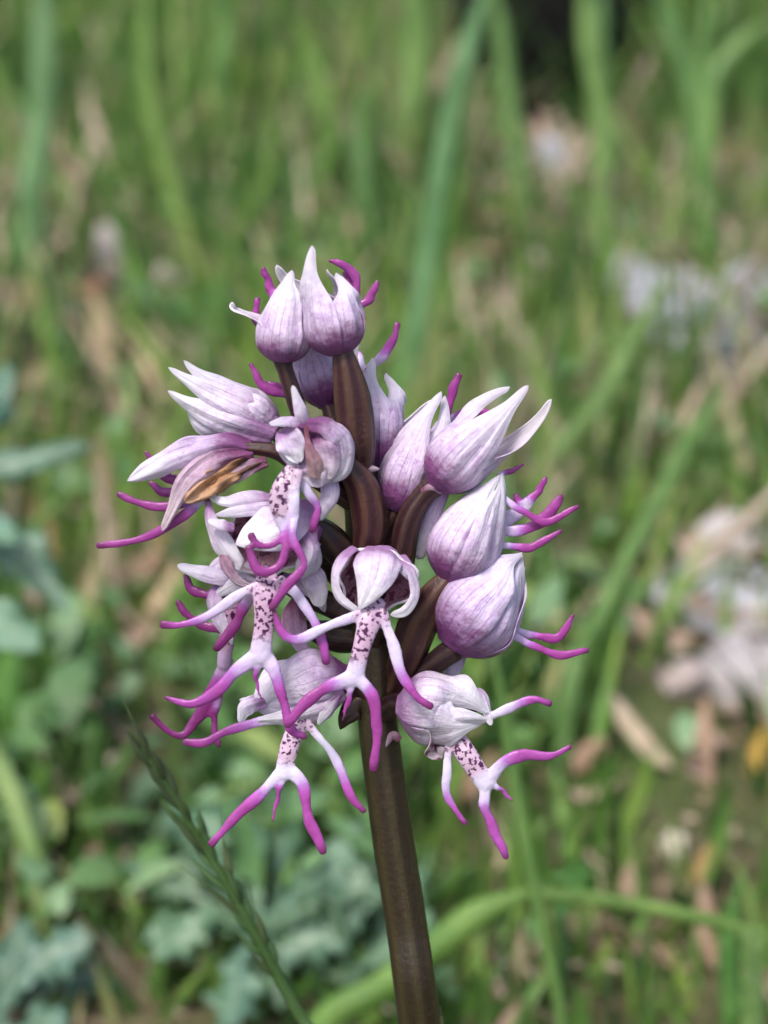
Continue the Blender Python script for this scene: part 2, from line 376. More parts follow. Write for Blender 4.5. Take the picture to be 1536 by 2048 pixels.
stone(1275, 570, 120, 100, 'small flat grey slab left of the broad lilac grey one', (0.55, 0.57, 0.64), 27, group=SG, dep=1.4, lift=0.5)
stone(1350, 745, 110, 50, 'grey stone below the broad lilac grey slab', (0.66, 0.64, 0.68), 28, group=SG, dep=1.2, lift=0.5)
stone(1470, 730, 100, 50, 'dull grey stone right of the one below the broad slab', (0.6, 0.58, 0.62), 29, group=SG, dep=1.2, lift=0.5)
stone(1215, 505, 70, 60, 'small pink stone left of the lilac grey slab', (0.9, 0.78, 0.78), 6, group=SG)
stone(902, 580, 55, 42, 'small white pebble beside the tall green blade', (1.3, 1.3, 1.36), 7, group=SG)
stone(1110, 340, 70, 80, 'small bluish stone between the tall blades, upper right', (0.75, 0.8, 0.95), 8, group=SG)
stone(1085, 225, 75, 60, 'grey stone below the black painted shade', (0.3, 0.34, 0.36), 9, group=SG)
stone(685, 120, 55, 50, 'bluish white pebble far back above the flower', (0.95, 1.0, 1.1), 10, group=SG)
stone(235, 525, 105, 95, 'pale stone left of the flower top', (1.1, 1.02, 1.02), 11, group=SG)
stone(345, 565, 60, 50, 'small pale pebble just right of the pale stone', (0.95, 0.86, 0.86), 12, group=SG)
stone(1095, 1215, 60, 55, 'round cream pebble right of the lower right bud', (1.15, 1.0, 0.8), 13, group=SG)
stone(1345, 1690, 55, 55, 'round cream pebble at the lower right', (1.15, 1.1, 0.9), 14, group=SG)
stone(790, 735, 50, 45, 'dull grey pebble right of the flower top', (0.8, 0.76, 0.76), 15, group=SG)
stone(1075, 545, 75, 55, 'pinkish brown stone between the blades at middle right', (0.7, 0.56, 0.54), 16, group=SG)
o = stone(1080, 105, 320, 420, 'black mass painted as deep shade behind the grass at the top', (1, 1, 1), 17, name='shade_mass', mat='black', lift=0.55)  # this and the next two are solid black masses standing in for shade
o2 = stone(1268, 60, 110, 260, 'smaller black mass of painted shade right of the larger one', (1, 1, 1), 18, name='shade_mass', mat='black', lift=0.3)
o3 = stone(885, 10, 170, 150, 'black mass of painted shade left of the large one, cut by the frame', (1, 1, 1), 19, name='shade_mass', mat='black', lift=0.3)

def dry_leaf(px, py, lpx, wpx, ang, label, tint=(1, 1, 1), seed=0, lift=0.3, name='dry_leaf', mat='dryleaf', cat='leaf', grp='dead leaves on the ground', cup=0.5):
    BARE.append((px, py, 0.5 * (abs(lpx * math.cos(R(ang))) + wpx) + 6, 0.5 * (abs(lpx * math.sin(R(ang))) + wpx) + 8, 0.85 if py < 1350 else 0.35))
    p, d = on_ground(px, py); k = d / D * S; rs = np.random.default_rng(seed + 50)
    c, s = math.cos(R(ang)), math.sin(R(ang)); L, W = lpx * k, wpx * k / 2
    ax = c * RT + s * (UP * 0.75 + np.array([0, 0.5, 0.25]) * 0.5)      # lies half propped up on the litter
    hint = nrm(np.array([rs.normal() * 0.3, -0.6, 1.0]))
    ts = [-0.5, -0.25, 0, 0.25, 0.5]; ws = [0.15, 0.8, 1, 0.75, 0.1]
    P = [list(p + np.array([0, 0, 0.006 + W * 0.6]) + ax * L * t + np.array([0, 0, 1]) * L * lift * t * t) + [W * ww] for t, ww in zip(ts, ws)]
    V, F, uv = ribbon(P, hint, 16, 9, cup, 0.08, seed, 0.15)
    o = mesh_obj(name, V, F, M[mat], origin=p, uv=uv, color=(*tint, 1)); m = o.modifiers.new('thick', 'SOLIDIFY'); m.thickness = 0.0006
    return tag(o, label, cat, grp)
dry_leaf(435, 248, 110, 75, 100, 'pale cream and orange dead leaf standing out above the broad green weed', (1.5, 1.3, 1.1), 1)
dry_leaf(555, 195, 110, 50, 105, 'reddish brown dead leaf right of the cream one', (0.75, 0.5, 0.45), 2)
dry_leaf(10, 335, 140, 45, 95, 'yellow dead leaf at the left edge', (1.2, 0.85, 0.25), 3)
dry_leaf(125, 405, 150, 50, 40, 'long pinkish dead leaf slanting at the left', (1.25, 1.05, 1.0), 4)
dry_leaf(120, 150, 70, 50, 110, 'small orange brown dead leaf upper left', (0.95, 0.55, 0.3), 5)
dry_leaf(230, 250, 150, 50, 92, 'upright pinkish tan dead leaf upper left', (0.95, 0.78, 0.7), 6)
dry_leaf(175, 615, 70, 40, 10, 'rusty red dead leaf below the pale stone', (0.8, 0.4, 0.28), 7)
dry_leaf(75, 640, 110, 70, 85, 'broad pinkish tan dead leaf at the left', (1.05, 0.85, 0.78), 8)
dry_leaf(75, 800, 110, 70, 20, 'pale pink dead leaf above the thistle leaves', (1.15, 0.98, 0.92), 9)
dry_leaf(205, 740, 220, 55, 100, 'long pale upright dead leaf left of the spread white flower', (1.25, 1.15, 0.95), 10)
dry_leaf(310, 810, 210, 80, 115, 'broad cream dead leaf behind the spread white flower', (1.3, 1.2, 1.0), 11)
dry_leaf(200, 1010, 190, 70, 85, 'tan dead leaf behind the longest purple lobe', (1.0, 0.88, 0.76), 12)
dry_leaf(100, 1110, 130, 50, 110, 'orange tan dead leaf between the thistle leaves', (1.0, 0.72, 0.5), 13)
dry_leaf(40, 1050, 130, 40, 105, 'brown dead leaf left of the orange tan one', (0.85, 0.62, 0.45), 14)
dry_leaf(305, 1280, 230, 55, 60, 'long cream dead stalk leaf left of the front flower', (1.2, 1.08, 0.9), 15)
dry_leaf(280, 1190, 110, 70, 30, 'pinkish brown dead leaf left of the front flower', (0.85, 0.65, 0.58), 16)
dry_leaf(335, 1110, 90, 40, 60, 'small ochre dead leaf left of the front flower', (1.05, 0.8, 0.3), 17)
dry_leaf(195, 1220, 70, 50, 95, 'small pink dead leaf right of the thistle leaf', (1.1, 0.85, 0.8), 18)
dry_leaf(1280, 1530, 190, 60, -52, 'pale grey dead twig like leaf at the lower right', (1.3, 1.28, 1.2), 19)
dry_leaf(1405, 1570, 230, 45, 88, 'tall pinkish dead leaf beside the grey twig like one', (1.1, 0.9, 0.8), 20)
dry_leaf(1300, 1310, 190, 70, -25, 'pinkish dead leaf slanting below the white stone', (1.05, 0.9, 0.85), 21)
dry_leaf(1510, 1560, 110, 50, 70, 'yellow dead leaf at the right edge', (1.15, 0.9, 0.25), 22)
dry_leaf(1400, 1790, 100, 50, 60, 'orange dead leaf at the lower right', (0.75, 0.6, 0.3), 23)
dry_leaf(1180, 1900, 150, 60, 20, 'dark curled dead leaf under the arching blade', (0.45, 0.4, 0.36), 24)
dry_leaf(1240, 1860, 150, 50, 75, 'pale pinkish dead leaf under the arching blade', (0.85, 0.75, 0.68), 25)
dry_leaf(1300, 1960, 190, 55, -30, 'brown dead leaf at the bottom right', (0.62, 0.52, 0.46), 26)
dry_leaf(1420, 1930, 190, 70, 100, 'upright reddish tan dead leaf at the bottom right', (0.8, 0.68, 0.6), 27)
dry_leaf(940, 1620, 150, 60, 45, 'dull tan dead leaf just right of the stem', (0.75, 0.6, 0.5), 28)
dry_leaf(1160, 1570, 120, 60, 30, 'mauve tan dead leaf right of the lowest flower', (0.85, 0.68, 0.6), 29)
dry_leaf(1500, 1010, 150, 60, 110, 'pale dead leaf at the right edge above the stones', (1.1, 0.98, 0.9), 30)
dry_leaf(1440, 330, 200, 35, -25, 'yellowish dead blade arching at the upper right', (1.0, 0.85, 0.35), 31)
dry_leaf(1490, 370, 110, 60, 60, 'dull rose dead leaf at the upper right edge', (0.8, 0.58, 0.55), 32)
dry_leaf(60, 1990, 200, 60, -35, 'ochre dead leaf at the bottom left corner', (0.95, 0.75, 0.2), 33)
dry_leaf(380, 1960, 150, 50, 20, 'brown dead leaf under the thistle at the bottom', (0.35, 0.28, 0.24), 34)
dry_leaf(960, 540, 170, 40, 20, 'long tan dead leaf behind the tall green blade', (0.95, 0.78, 0.62), 35)
dry_leaf(700, 520, 120, 60, 95, 'pale tan dead leaf behind the top flowers', (1.0, 0.85, 0.78), 36)

# ---------------------------------------------------------------- grass, litter, straw and weeds over the ground
def pixel(p):
    v = p - CAM; d = v @ FW; return 768 + (v @ RT) / d * D / S, 1024 - (v @ UP) / d * D / S
def gap(x, y, h):            # open gaps in the grass in front of the black masses painted as shade
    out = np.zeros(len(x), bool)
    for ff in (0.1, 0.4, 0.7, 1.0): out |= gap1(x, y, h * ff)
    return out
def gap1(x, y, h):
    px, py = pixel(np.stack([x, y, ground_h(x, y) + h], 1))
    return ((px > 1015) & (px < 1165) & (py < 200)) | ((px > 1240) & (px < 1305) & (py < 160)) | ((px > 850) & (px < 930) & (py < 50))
# grass: dense towards the back, thin on the bare patch at the right
x, y = scatter(85000, 0.30, 2.3, 1.0)
BARE += [(150, 470, 130, 90, .5), (230, 800, 110, 100, .5), (150, 1060, 130, 100, .4), (330, 1250, 80, 100, .4), (1440, 1150, 150, 120, .95), (1420, 1330, 170, 100, .95), (1400, 650, 170, 90, .55),
        (1250, 1880, 150, 90, .3), (940, 520, 100, 60, .6), (1480, 380, 60, 60, .6), (440, 270, 60, 60, .7), (560, 220, 50, 70, .5)]
def bareness(x, y):          # worn patches where stones and dead leaves show
    b = np.zeros(len(x))
    for h in (0.0, 0.015, 0.03, 0.045):
        px, py = pixel(np.stack([x, y, ground_h(x, y) + h], 1))
        for cx, cy, rx, ry, k in BARE: b = np.maximum(b, k * np.exp(-(((px - cx) / rx) ** 2 + ((py - cy) / ry) ** 2) ** 1.5))
    return b
keep = RNG.random(len(x)) < np.clip(0.25 + 0.7 * patch(x, y, 1.0) + 0.3 * sstep(0.9, 1.3, y), 0.1, 1) * (1 - bareness(x, y))
x, y = x[keep], y[keep]; n = len(x)
hgt = (0.020 + 0.05 * RNG.random(n) ** 1.6) * (1 + 0.9 * sstep(0.8, 1.3, y)) * (1 + 0.9 * (RNG.random(n) < 0.06)); hgt = np.minimum(hgt, 0.018 + 0.2 * np.clip(y - 0.31, 0, 1))
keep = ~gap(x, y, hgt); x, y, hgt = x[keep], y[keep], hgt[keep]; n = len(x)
base = np.stack([x, y, ground_h(x, y) - 0.002], 1)
V, F, hue = blades_mesh(base, hgt, 0.0007 + 0.0020 * RNG.random(n) ** 2.5, 0.05 + 0.45 * RNG.random(n) ** 1.5, RNG.random(n) * 6.28, 0.9 * RNG.random(n) ** 2,
                        np.clip(RNG.normal(0.46, 0.30, n) + 0.55 * (patch(x, y, 8.0) - 0.5), 0, 1), face=RNG.normal(1.57, 0.8, n))
stuff('grass', V, F, hue, M['grass'], 'short green grass growing over the leaf litter')
# litter of small leaf pieces and straw
x, y = scatter(7000, 0.2, 1.9, 0.85); n = len(x)
a = RNG.random(n) * 6.28; ln = (0.003 + 0.010 * RNG.random(n) ** 2) * (0.55 + 0.45 * sstep(0.4, 0.8, y)); wd = ln * (0.15 + 0.35 * RNG.random(n)); tl = RNG.normal(0, 0.35, n)
dx = np.stack([np.cos(a), np.sin(a), tl], 1); dy = np.stack([-np.sin(a), np.cos(a), RNG.normal(0, 0.35, n)], 1)
c = np.stack([x, y, ground_h(x, y) + 0.003 + 0.006 * RNG.random(n)], 1)
prof = [(-1, 0.1), (-0.4, 0.9), (0.3, 1.0), (1, 0.1)]
V = np.stack([c + ln[:, None] * t * dx + sgn * wd[:, None] * wv * dy + np.array([0, 0, 1.]) * (ln * 0.35 * t * t)[:, None] for t, wv in prof for sgn in (-1, 1)], 1)
F = (np.array([(0, 1, 3, 2), (2, 3, 5, 4), (4, 5, 7, 6)])[None] + (np.arange(n) * 8)[:, None, None]).reshape(-1, 4)
stuff('leaf_litter', V.reshape(-1, 3), F, np.repeat(np.clip(RNG.normal(0.55, 0.25, n), 0, 0.88), 8), M['litter'], 'tan and brown bits of dead leaf and straw on the soil')
# dead straw blades lying about
x, y = scatter(1700, 0.4, 1.5, 0.9); n = len(x)
base = np.stack([x, y, ground_h(x, y) + 0.003], 1)
V, F, hue = blades_mesh(base, 0.02 + 0.05 * RNG.random(n), 0.0012 + 0.0016 * RNG.random(n), 0.4 + 1.1 * RNG.random(n), RNG.random(n) * 6.28, 0.3 * RNG.random(n),
                        0.35 + 0.55 * RNG.random(n), face=RNG.random(n) * 6.28)
stuff('dead_straw', V, F, hue, M['litter'], 'dead tan straw blades leaning among the grass')
# low weeds with small oval leaves
x, y = scatter(22000, 0.32, 1.6, 0.9)
keep = RNG.random(len(x)) < (1 - bareness(x, y)) * np.clip(patch(x, y, 4.0) * 0.7 + 0.6 * np.exp(-(((x + 0.08) / 0.1) ** 2 + ((y - 0.42) / 0.13) ** 2)) - 0.3 * np.exp(-(((x - 0.1) / 0.09) ** 2 + ((y - 0.5) / 0.15) ** 2)), 0, 1)
x, y = x[keep], y[keep]; n = len(x)
a = RNG.random(n) * 6.28; ln = 0.003 + 0.007 * RNG.random(n) ** 1.5; wd = ln * (0.35 + 0.3 * RNG.random(n))
dx = np.stack([np.cos(a), np.sin(a), RNG.normal(0.25, 0.35, n)], 1); dy = np.stack([-np.sin(a), np.cos(a), RNG.normal(0, 0.3, n)], 1)
c = np.stack([x, y, ground_h(x, y) + 0.003 + 0.022 * RNG.random(n)], 1)
prof = [(-1, 0.12), (-0.5, 0.8), (0.1, 1.0), (0.6, 0.7), (1, 0.08)]
V = np.stack([c + ln[:, None] * t * dx + sgn * wd[:, None] * wv * dy + np.array([0, 0, 1.]) * (-ln * 0.3 * t * t)[:, None] for t, wv in prof for sgn in (-1, 1)], 1)
F = (np.array([(0, 1, 3, 2), (2, 3, 5, 4), (4, 5, 7, 6), (6, 7, 9, 8)])[None] + (np.arange(n) * 10)[:, None, None]).reshape(-1, 4)
stuff('weeds', V.reshape(-1, 3), F, np.repeat(np.clip(RNG.normal(0.5, 0.25, n), 0, 1), 10), M['weed'], 'low green weeds with small oval leaves')

# ---------------------------------------------------------------- tall single grass blades
def blade(pts, d, hw, label, tint=(1, 1, 1), seed=0, d1=None, cup=0.5, toground=True, name='grass_shoot', mat='blade', cat='grass blade', grp='tall single grass blades'):
    "pts from the tip down, photo pixels; the last point is carried on to the ground"
    n = len(pts); dd = np.linspace(d1 if d1 else d, d, n)
    P = [list(ray(px, py, e)) for (px, py), e in zip(pts, dd)]
    ws = [0.25] + [1.0] * (n - 1)
    if toground:
        px, py = pts[-1]; qx, qy = pts[-2]; by = base_py(d, px)
        if by > py + 20:
            sl_ = np.clip((px - qx) / max(py - qy, 30), -0.3, 0.3); P.append(list(ray(px + sl_ * (by - py) * 0.5, by + 15, d))); ws.append(0.85)
    k = d / D * S; P = [p + [hw * k * ww * 0.78] for p, ww in zip(P, ws)]
    V, F, uv = ribbon(P, -FW, 30, 7, cup, 0.03, seed)
    o = mesh_obj(name, V, F, M[mat], origin=P[-1][:3], uv=uv, color=(*tint, 1)); m = o.modifiers.new('thick', 'SOLIDIFY'); m.thickness = 0.0003
    return tag(o, label, cat, grp)
blade([(985, -60), (930, 120), (885, 330), (850, 560), (820, 780)], 0.62, 32, 'tall thick green blade leaning right, standing behind the top flowers', (0.8, 1.0, 1.05), 1)
blade([(820, -50), (835, 60), (830, 180), (815, 240)], 0.9, 45, 'broad bright green blade left of the tall thick one', (0.95, 1.0, 0.6), 2)
blade([(985, -60), (1000, 60), (1020, 200), (1040, 330)], 0.85, 24, 'green blade leaning left beside the black painted shade', (0.9, 1.0, 0.75), 3)
blade([(1165, -60), (1180, 80), (1205, 250), (1210, 420)], 0.8, 30, 'pale green blade right of the black painted shade', (1.15, 1.15, 0.85), 4)
blade([(1210, -60), (1200, 60), (1205, 160), (1230, 300)], 0.95, 22, 'darker green blade just right of the pale one', (0.75, 0.95, 0.75), 5)
blade([(1300, -60), (1345, 60), (1380, 160), (1400, 280)], 0.85, 26, 'green blade slanting down right, upper right', (0.85, 1.0, 0.8), 6)
blade([(1420, -60), (1410, 80), (1405, 220), (1420, 330)], 0.85, 20, 'upright green blade at the upper right', (0.9, 1.05, 0.7), 7)
blade([(1536, 40), (1480, 90), (1430, 160), (1420, 260)], 0.8, 28, 'light green blade bending in from the upper right edge', (1.0, 1.1, 0.75), 8)
blade([(1450, 770), (1390, 870), (1320, 1000), (1250, 1130), (1190, 1260), (1150, 1340)], 0.45, 26, 'long green blade slanting up right beside the flower', (1.0, 1.05, 0.85), 9, d1=0.50)
blade([(1330, 560), (1270, 680), (1200, 810), (1120, 900), (1080, 1000), (1075, 1180)], 0.56, 28, 'pale green blade fanning out right of the flower', (1.2, 1.15, 0.95), 10)
blade([(1235, 560), (1225, 700), (1215, 860), (1215, 1000)], 0.6, 18, 'thin yellowish blade crossing the pale one', (1.2, 1.1, 0.7), 11)
blade([(1560, 1880), (1430, 1845), (1290, 1815), (1150, 1795), (1060, 1790)], 0.36, 19, 'arching light green blade running to the right edge', (1.1, 1.12, 0.7), 12, toground=False)
blade([(1075, 1780), (960, 1830), (880, 1890), (760, 1980), (640, 2060)], 0.36, 42, 'broad bright green blade curving down behind the stem', (1.0, 1.1, 0.6), 13)
blade([(985, 1290), (1010, 1440), (1040, 1620), (1065, 1760), (1090, 1880), (1125, 2060)], 0.33, 17, 'thin upright green stalk right of the stem', (0.9, 1.0, 0.7), 14)
blade([(-40, 1440), (10, 1560), (50, 1670), (85, 1800)], 0.40, 32, 'thick pale whitish green stalk at the left edge', (1.9, 1.6, 1.7), 15)
blade([(10, 1240), (20, 1340), (15, 1450)], 0.45, 40, 'bright green blade at the left edge above the pale stalk', (0.8, 1.05, 0.6), 16)
blade([(85, -60), (85, 100), (75, 260), (60, 380)], 0.75, 42, 'broad pale grey green blade at the upper left', (0.95, 1.05, 1.15), 17)
blade([(300, -60), (290, 80), (310, 250), (360, 440)], 0.8, 26, 'yellowish green blade left of the cream dead leaf', (1.1, 1.1, 0.6), 18)
blade([(225, 360), (240, 430), (255, 520)], 0.8, 22, 'short bright green blade above the pale stone', (0.9, 1.05, 0.6), 19)
blade([(260, 500), (265, 600), (262, 700)], 0.75, 20, 'light green blade in front of the pale stone', (1.1, 1.2, 0.8), 20)
blade([(430, -60), (450, 60), (440, 140)], 1.0, 30, 'green blade at the top left of centre', (0.85, 1, 0.65), 21)
blade([(590, 40), (640, 160), (660, 280)], 0.9, 30, 'yellow green blade above the flower top', (1.0, 1.05, 0.55), 22)
blade([(730, 180), (720, 300), (735, 440)], 0.8, 26, 'green blade just above the top right bud', (0.8, 1.0, 0.7), 23)
blade([(1440, 1480), (1440, 1600), (1440, 1720)], 0.48, 26, 'dark green blade at the lower right', (0.6, 0.9, 0.6), 24)
blade([(1480, 1760), (1460, 1900), (1470, 2060)], 0.38, 32, 'dark green blade in the bottom right corner', (0.65, 0.9, 0.55), 25)
blade([(985, 840), (1040, 930), (1060, 1080)], 0.62, 22, 'soft green blade behind the right hand buds', (0.9, 1.05, 0.7), 26)
blade([(1360, 1200), (1270, 1260), (1180, 1320), (1130, 1380)], 0.52, 22, 'light green blade crossing below the white stone', (1.1, 1.15, 0.7), 27)
blade([(200, 840), (240, 960), (250, 1100)], 0.6, 24, 'yellow green blade behind the wilted flower', (0.95, 1.05, 0.55), 28)
blade([(400, 1090), (350, 1200), (290, 1330), (270, 1420)], 0.52, 22, 'pale green straw blade left of the front flower', (1.6, 1.35, 1.1), 29)

for i, (a, b, lab) in enumerate([(1290, 1250, 'leftmost'), (1330, 1290, 'second from the left'), (1372, 1330, 'third from the left'), (1415, 1365, 'fourth from the left'), (1455, 1410, 'third from the right'), (1490, 1445, 'second from the right'), (1520, 1490, 'rightmost')]):
    blade([(a + 20, 510 + 13 * (i % 3)), (a + 5, 600), (b + 10, 700), (b, 770)], 0.74, 8 + 3 * (i % 3), 'thin straw blade before the lilac grey slab, ' + lab, (2.4, 1.7, 2.0) if i % 2 else (1.0, 1.0, 0.9), 40 + i, grp='straw before the lilac grey slab')
# fine leafy sprig at the lower right edge
def sprig():
    d = 0.34; r0 = ray(1520, 2060, d); g = np.array([r0[0], r0[1], ground_h(r0[0], r0[1])])
    root = empty('grass_sprig', g); tag(root, 'small feathery green grass tip at the bottom right edge', 'grass')
    P = [list(ray(1505, 1860, d)) + [0.0004], list(ray(1510, 1960, d)) + [0.0007], list(r0) + [0.0009], list(g) + [0.001]]
    V, F, uv, _ = tube(P, 20, 6); mesh_obj('stalk', V, F, M['blade'], root, uv=uv)
    for i in range(9):
        y0 = 1880 + i * 22; sgn = 1 if i % 2 else -1
        P = [list(ray(1506, y0 + 20, d)) + [0.0006], list(ray(1506 + sgn * 12, y0 - 5, d)) + [0.0010], list(ray(1506 + sgn * 20, y0 - 35, d)) + [0.0002]]
        V, F, uv = ribbon(P, -FW, 8, 5, 0.5, 0.02, i); mesh_obj('spikelet', V, F, M['blade'], root, uv=uv, color=(1.3, 1.25, 1.1, 1))
sprig()

# grass ear just behind the flower, lower left
def ear():
    path = [(285, 1500), (345, 1590), (400, 1680), (450, 1760), (500, 1850), (550, 1940), (610, 2050)]
    ds = np.linspace(0.222, 0.232, len(path)); W = [list(ray(px, py, d)) for (px, py), d in zip(path, ds)]
    W += [list(ray(675, 2170, 0.238))]; g = ray(790, 2500, 0.28); g = np.array([g[0], g[1], ground_h(g[0], g[1])])
    root = empty('grass_ear', g); tag(root, 'dark green grass ear leaning left beside the orchid stem', 'grass ear')
    P = [p + [0.00025 + 0.0001 * i] for i, p in enumerate(W)] + [list(g) + [0.001]]
    V, F, uv, c = tube(P, 60, 6); mesh_obj('stalk', V, F, M['blade'], root, uv=uv, color=(0.5, 0.58, 0.5, 1))
    pts = spline(np.array(W[:-1]), 40)
    for i in range(22):
        a = pts[1 + int(i * 1.5)]; t = nrm(pts[0] - pts[-1]); side = (1 if i % 2 else -1); rs = np.random.default_rng(i)
        sv = nrm(np.cross(t, FW)) * side; L = 0.0042 + 0.0014 * rs.random() + (0.001 if 8 < i < 18 else 0)
        sp = 0.12 + 0.32 * (i > 6) * rs.random() ** 1.5
        dd = nrm(t + sv * sp + FW * rs.normal() * 0.15)
        Pp = [list(a + sv * 0.0002) + [0.0004], list(a + dd * L * 0.4 + sv * 0.0003) + [0.00060 + 0.0002 * rs.random()], list(a + dd * L) + [0.00008]]
        V, F, uv, _ = tube(Pp, 9, 7, flat=0.6)
        s_ = mesh_obj('spikelet', V, F, M['blade'], root, uv=uv, color=(0.4, 0.32, 0.42, 1) if i < 6 else ((0.55, 0.62, 0.66, 1) if i % 3 else (0.62, 0.52, 0.62, 1)))
        if i % 3 == 0:
            Pa = [list(a + dd * L * 0.9) + [0.0001], list(a + dd * L * 1.7) + [0.00004]]
            V, F, uv, _ = tube(Pa, 5, 5); mesh_obj('awn', V, F, M['blade'], s_, uv=uv, color=(0.9, 0.8, 0.7, 1))
ear()

# ---------------------------------------------------------------- thistles: grey green lobed leaves
def thistle(name, label, centre, leaves, cat='thistle', mat='thistle', lobes=6, lobe_d=0.45, grp='thistle plants', stemr=0.0015, extra=0):
    px, py, d = centre; r0 = ray(px, py, d); g = np.array([r0[0], r0[1], float(ground_h(r0[0], r0[1]))])
    root = empty(name, g); tag(root, label, cat, grp)
    V, F, uv, _ = tube([list(g - [0, 0, 0.003]) + [stemr * 1.3], list((g + r0) / 2 + [0.001, 0, 0]) + [stemr], list(r0) + [stemr * 0.8]], 10, 8, hint=(0, 1, 0)); mesh_obj('stem', V, F, M[mat], root, uv=uv)
    rs = np.random.default_rng(int(px) + 900); leaves = list(leaves)
    for i in range(extra):
        a = rs.uniform(0, 6.28); L = rs.uniform(90, 210); cx, cy = px + L * 1.25 * math.cos(a), py - 40 + L * 0.75 * math.sin(a); b = a + rs.normal() * 0.5
        t = rs.uniform(0.7, 1.35)
        leaves.append(([(cx, cy), (cx + 60 * math.cos(b), cy + 45 * math.sin(b) - 20), (cx + 120 * math.cos(b), cy + 90 * math.sin(b))], rs.uniform(40, 70), rs.uniform(-0.01, 0.06), (t, t * 1.08, t * rs.uniform(0.75, 1.0))))
    for i, (pts, hw, dl, tint) in enumerate(leaves):
        n = len(pts); k = d / D * S
        ws = np.interp(np.linspace(0, 1, n), [0, 0.35, 0.8, 1], [0.35, 1, 0.7, 0.05])
        P = [list(r0) + [hw * k * 0.25]] + [list(ray(a, b, d + dl * (j + 1) / n)) + [hw * k * w_] for j, ((a, b), w_) in enumerate(zip(pts, ws))]
        hint = nrm(np.array([0.1 * math.sin(i * 2.3), -0.55, 1.0]))
        V, F, uv = ribbon(P, hint, 46, 9, 0.25, 0.05, i, 0.45, lobes, lobe_d)
        o = mesh_obj('leaf', V, F, M[mat], root, uv=uv, color=(*tint, 1)); m = o.modifiers.new('thick', 'SOLIDIFY'); m.thickness = 0.0004
T0 = (1, 1, 1)
thistle('thistle_plant', 'blue green thistle with broad glossy leaves at the left edge', (-120, 1130, 0.40),
        [([(-40, 960), (60, 915), (190, 890)], 55, 0.0, (0.75, 0.9, 0.9)), ([(-60, 1080), (40, 1100), (140, 1230)], 70, -0.01, (1.0, 1.1, 1.05)),
         ([(-60, 1200), (10, 1250), (80, 1300)], 70, -0.02, (1.7, 1.6, 1.7)), ([(-80, 900), (-20, 800), (20, 720)], 60, 0.02, (0.85, 1.0, 1.1)),
         ([(-80, 1030), (-20, 1040), (30, 1090)], 50, -0.02, (1.6, 1.6, 1.7))], grp='thistle plants', lobe_d=0.25)
thistle('thistle_plant', 'grey green thistle with lobed leaves spreading behind the grass ear', (520, 1860, 0.385),
        [([(470, 1770), (400, 1660), (330, 1610)], 70, 0.03, (1.0, 1.1, 1.0)), ([(430, 1830), (360, 1870), (300, 1920)], 70, -0.01, (1.15, 1.2, 1.0)),
         ([(590, 1790), (650, 1740), (720, 1640)], 75, 0.02, (1.1, 1.15, 1.1)), ([(560, 1900), (640, 1870), (760, 1790)], 70, 0.0, (1.05, 1.1, 1.1)),
         ([(480, 1920), (470, 1990), (450, 2060)], 75, -0.02, (1.1, 1.15, 1.15)), ([(560, 1760), (560, 1650), (540, 1560)], 65, 0.05, (0.9, 1.0, 0.95)),
         ([(440, 1780), (330, 1740), (230, 1730)], 60, 0.02, (0.85, 1.0, 0.85))], extra=16)
thistle('thistle_plant', 'thistle with small crowded leaves left of the grass ear', (200, 1740, 0.43), [], extra=16)
thistle('thistle_plant', 'dull teal thistle with wide leaves in the bottom left corner', (-20, 2060, 0.375),
        [([(40, 1960), (120, 1900), (190, 1880)], 85, 0.0, (1.0, 1.05, 1.15)), ([(10, 1980), (30, 1900), (60, 1830)], 80, 0.02, (0.8, 0.9, 1.0)),
         ([(40, 2060), (90, 2040), (130, 2060)], 70, -0.01, (0.95, 1.0, 1.1)), ([(60, 1980), (170, 1950), (260, 1980)], 60, 0.01, (0.6, 0.7, 0.7))], extra=7)
thistle('thistle_plant', 'pale lobed thistle leaves low behind the stem', (700, 1960, 0.385),
        [([(760, 1880), (800, 1800), (860, 1730)], 55, 0.02, (1.0, 1.15, 1.0)), ([(680, 1850), (700, 1760), (690, 1680)], 60, 0.02, (1.05, 1.1, 1.1)),
         ([(740, 1920), (800, 1900), (850, 1920)], 50, -0.01, (1.2, 1.2, 1.1))], extra=9)
# broad soft weed above the flower
thistle('broad_weed', 'bright green broad leaved weed behind the flower top', (500, 520, 0.92),
        [([(500, 420), (510, 350), (505, 285)], 80, 0.01, (0.9, 1.3, 0.9)), ([(450, 430), (430, 390), (415, 350)], 60, 0.0, (0.85, 1.2, 0.8)), ([(560, 430), (600, 380), (620, 330)], 60, 0.0, (0.8, 1.15, 0.8)),
         ([(470, 470), (440, 460), (430, 470)], 50, -0.02, (1.0, 1.2, 1.1)), ([(540, 470), (570, 455), (590, 470)], 50, -0.02, (1.0, 1.25, 1.1))], 'weed', 'weed', 2, 0.1, 'broad leaved weeds')
thistle('broad_weed', 'small dark green weed left of the top bud', (400, 690, 0.72),
        [([(390, 640), (360, 610), (330, 600)], 45, 0.01, (0.8, 1, 0.8)), ([(410, 640), (430, 600), (420, 560)], 50, 0.0, (0.75, 1.0, 0.7)), ([(430, 660), (470, 640), (490, 640)], 45, 0.0, (0.8, 1.0, 0.8))], 'weed', 'weed', 2, 0.1, 'broad leaved weeds')
thistle('broad_weed', 'round bright green leaf beside the thin upright stalk', (1120, 1830, 0.385),
        [([(1140, 1790), (1150, 1760), (1150, 1715)], 55, 0.0, (1.0, 1.2, 0.6)), ([(1100, 1790), (1080, 1780), (1060, 1770)], 30, 0.0, (0.9, 1.1, 0.6))], 'weed', 'weed', 1, 0.0, 'broad leaved weeds')

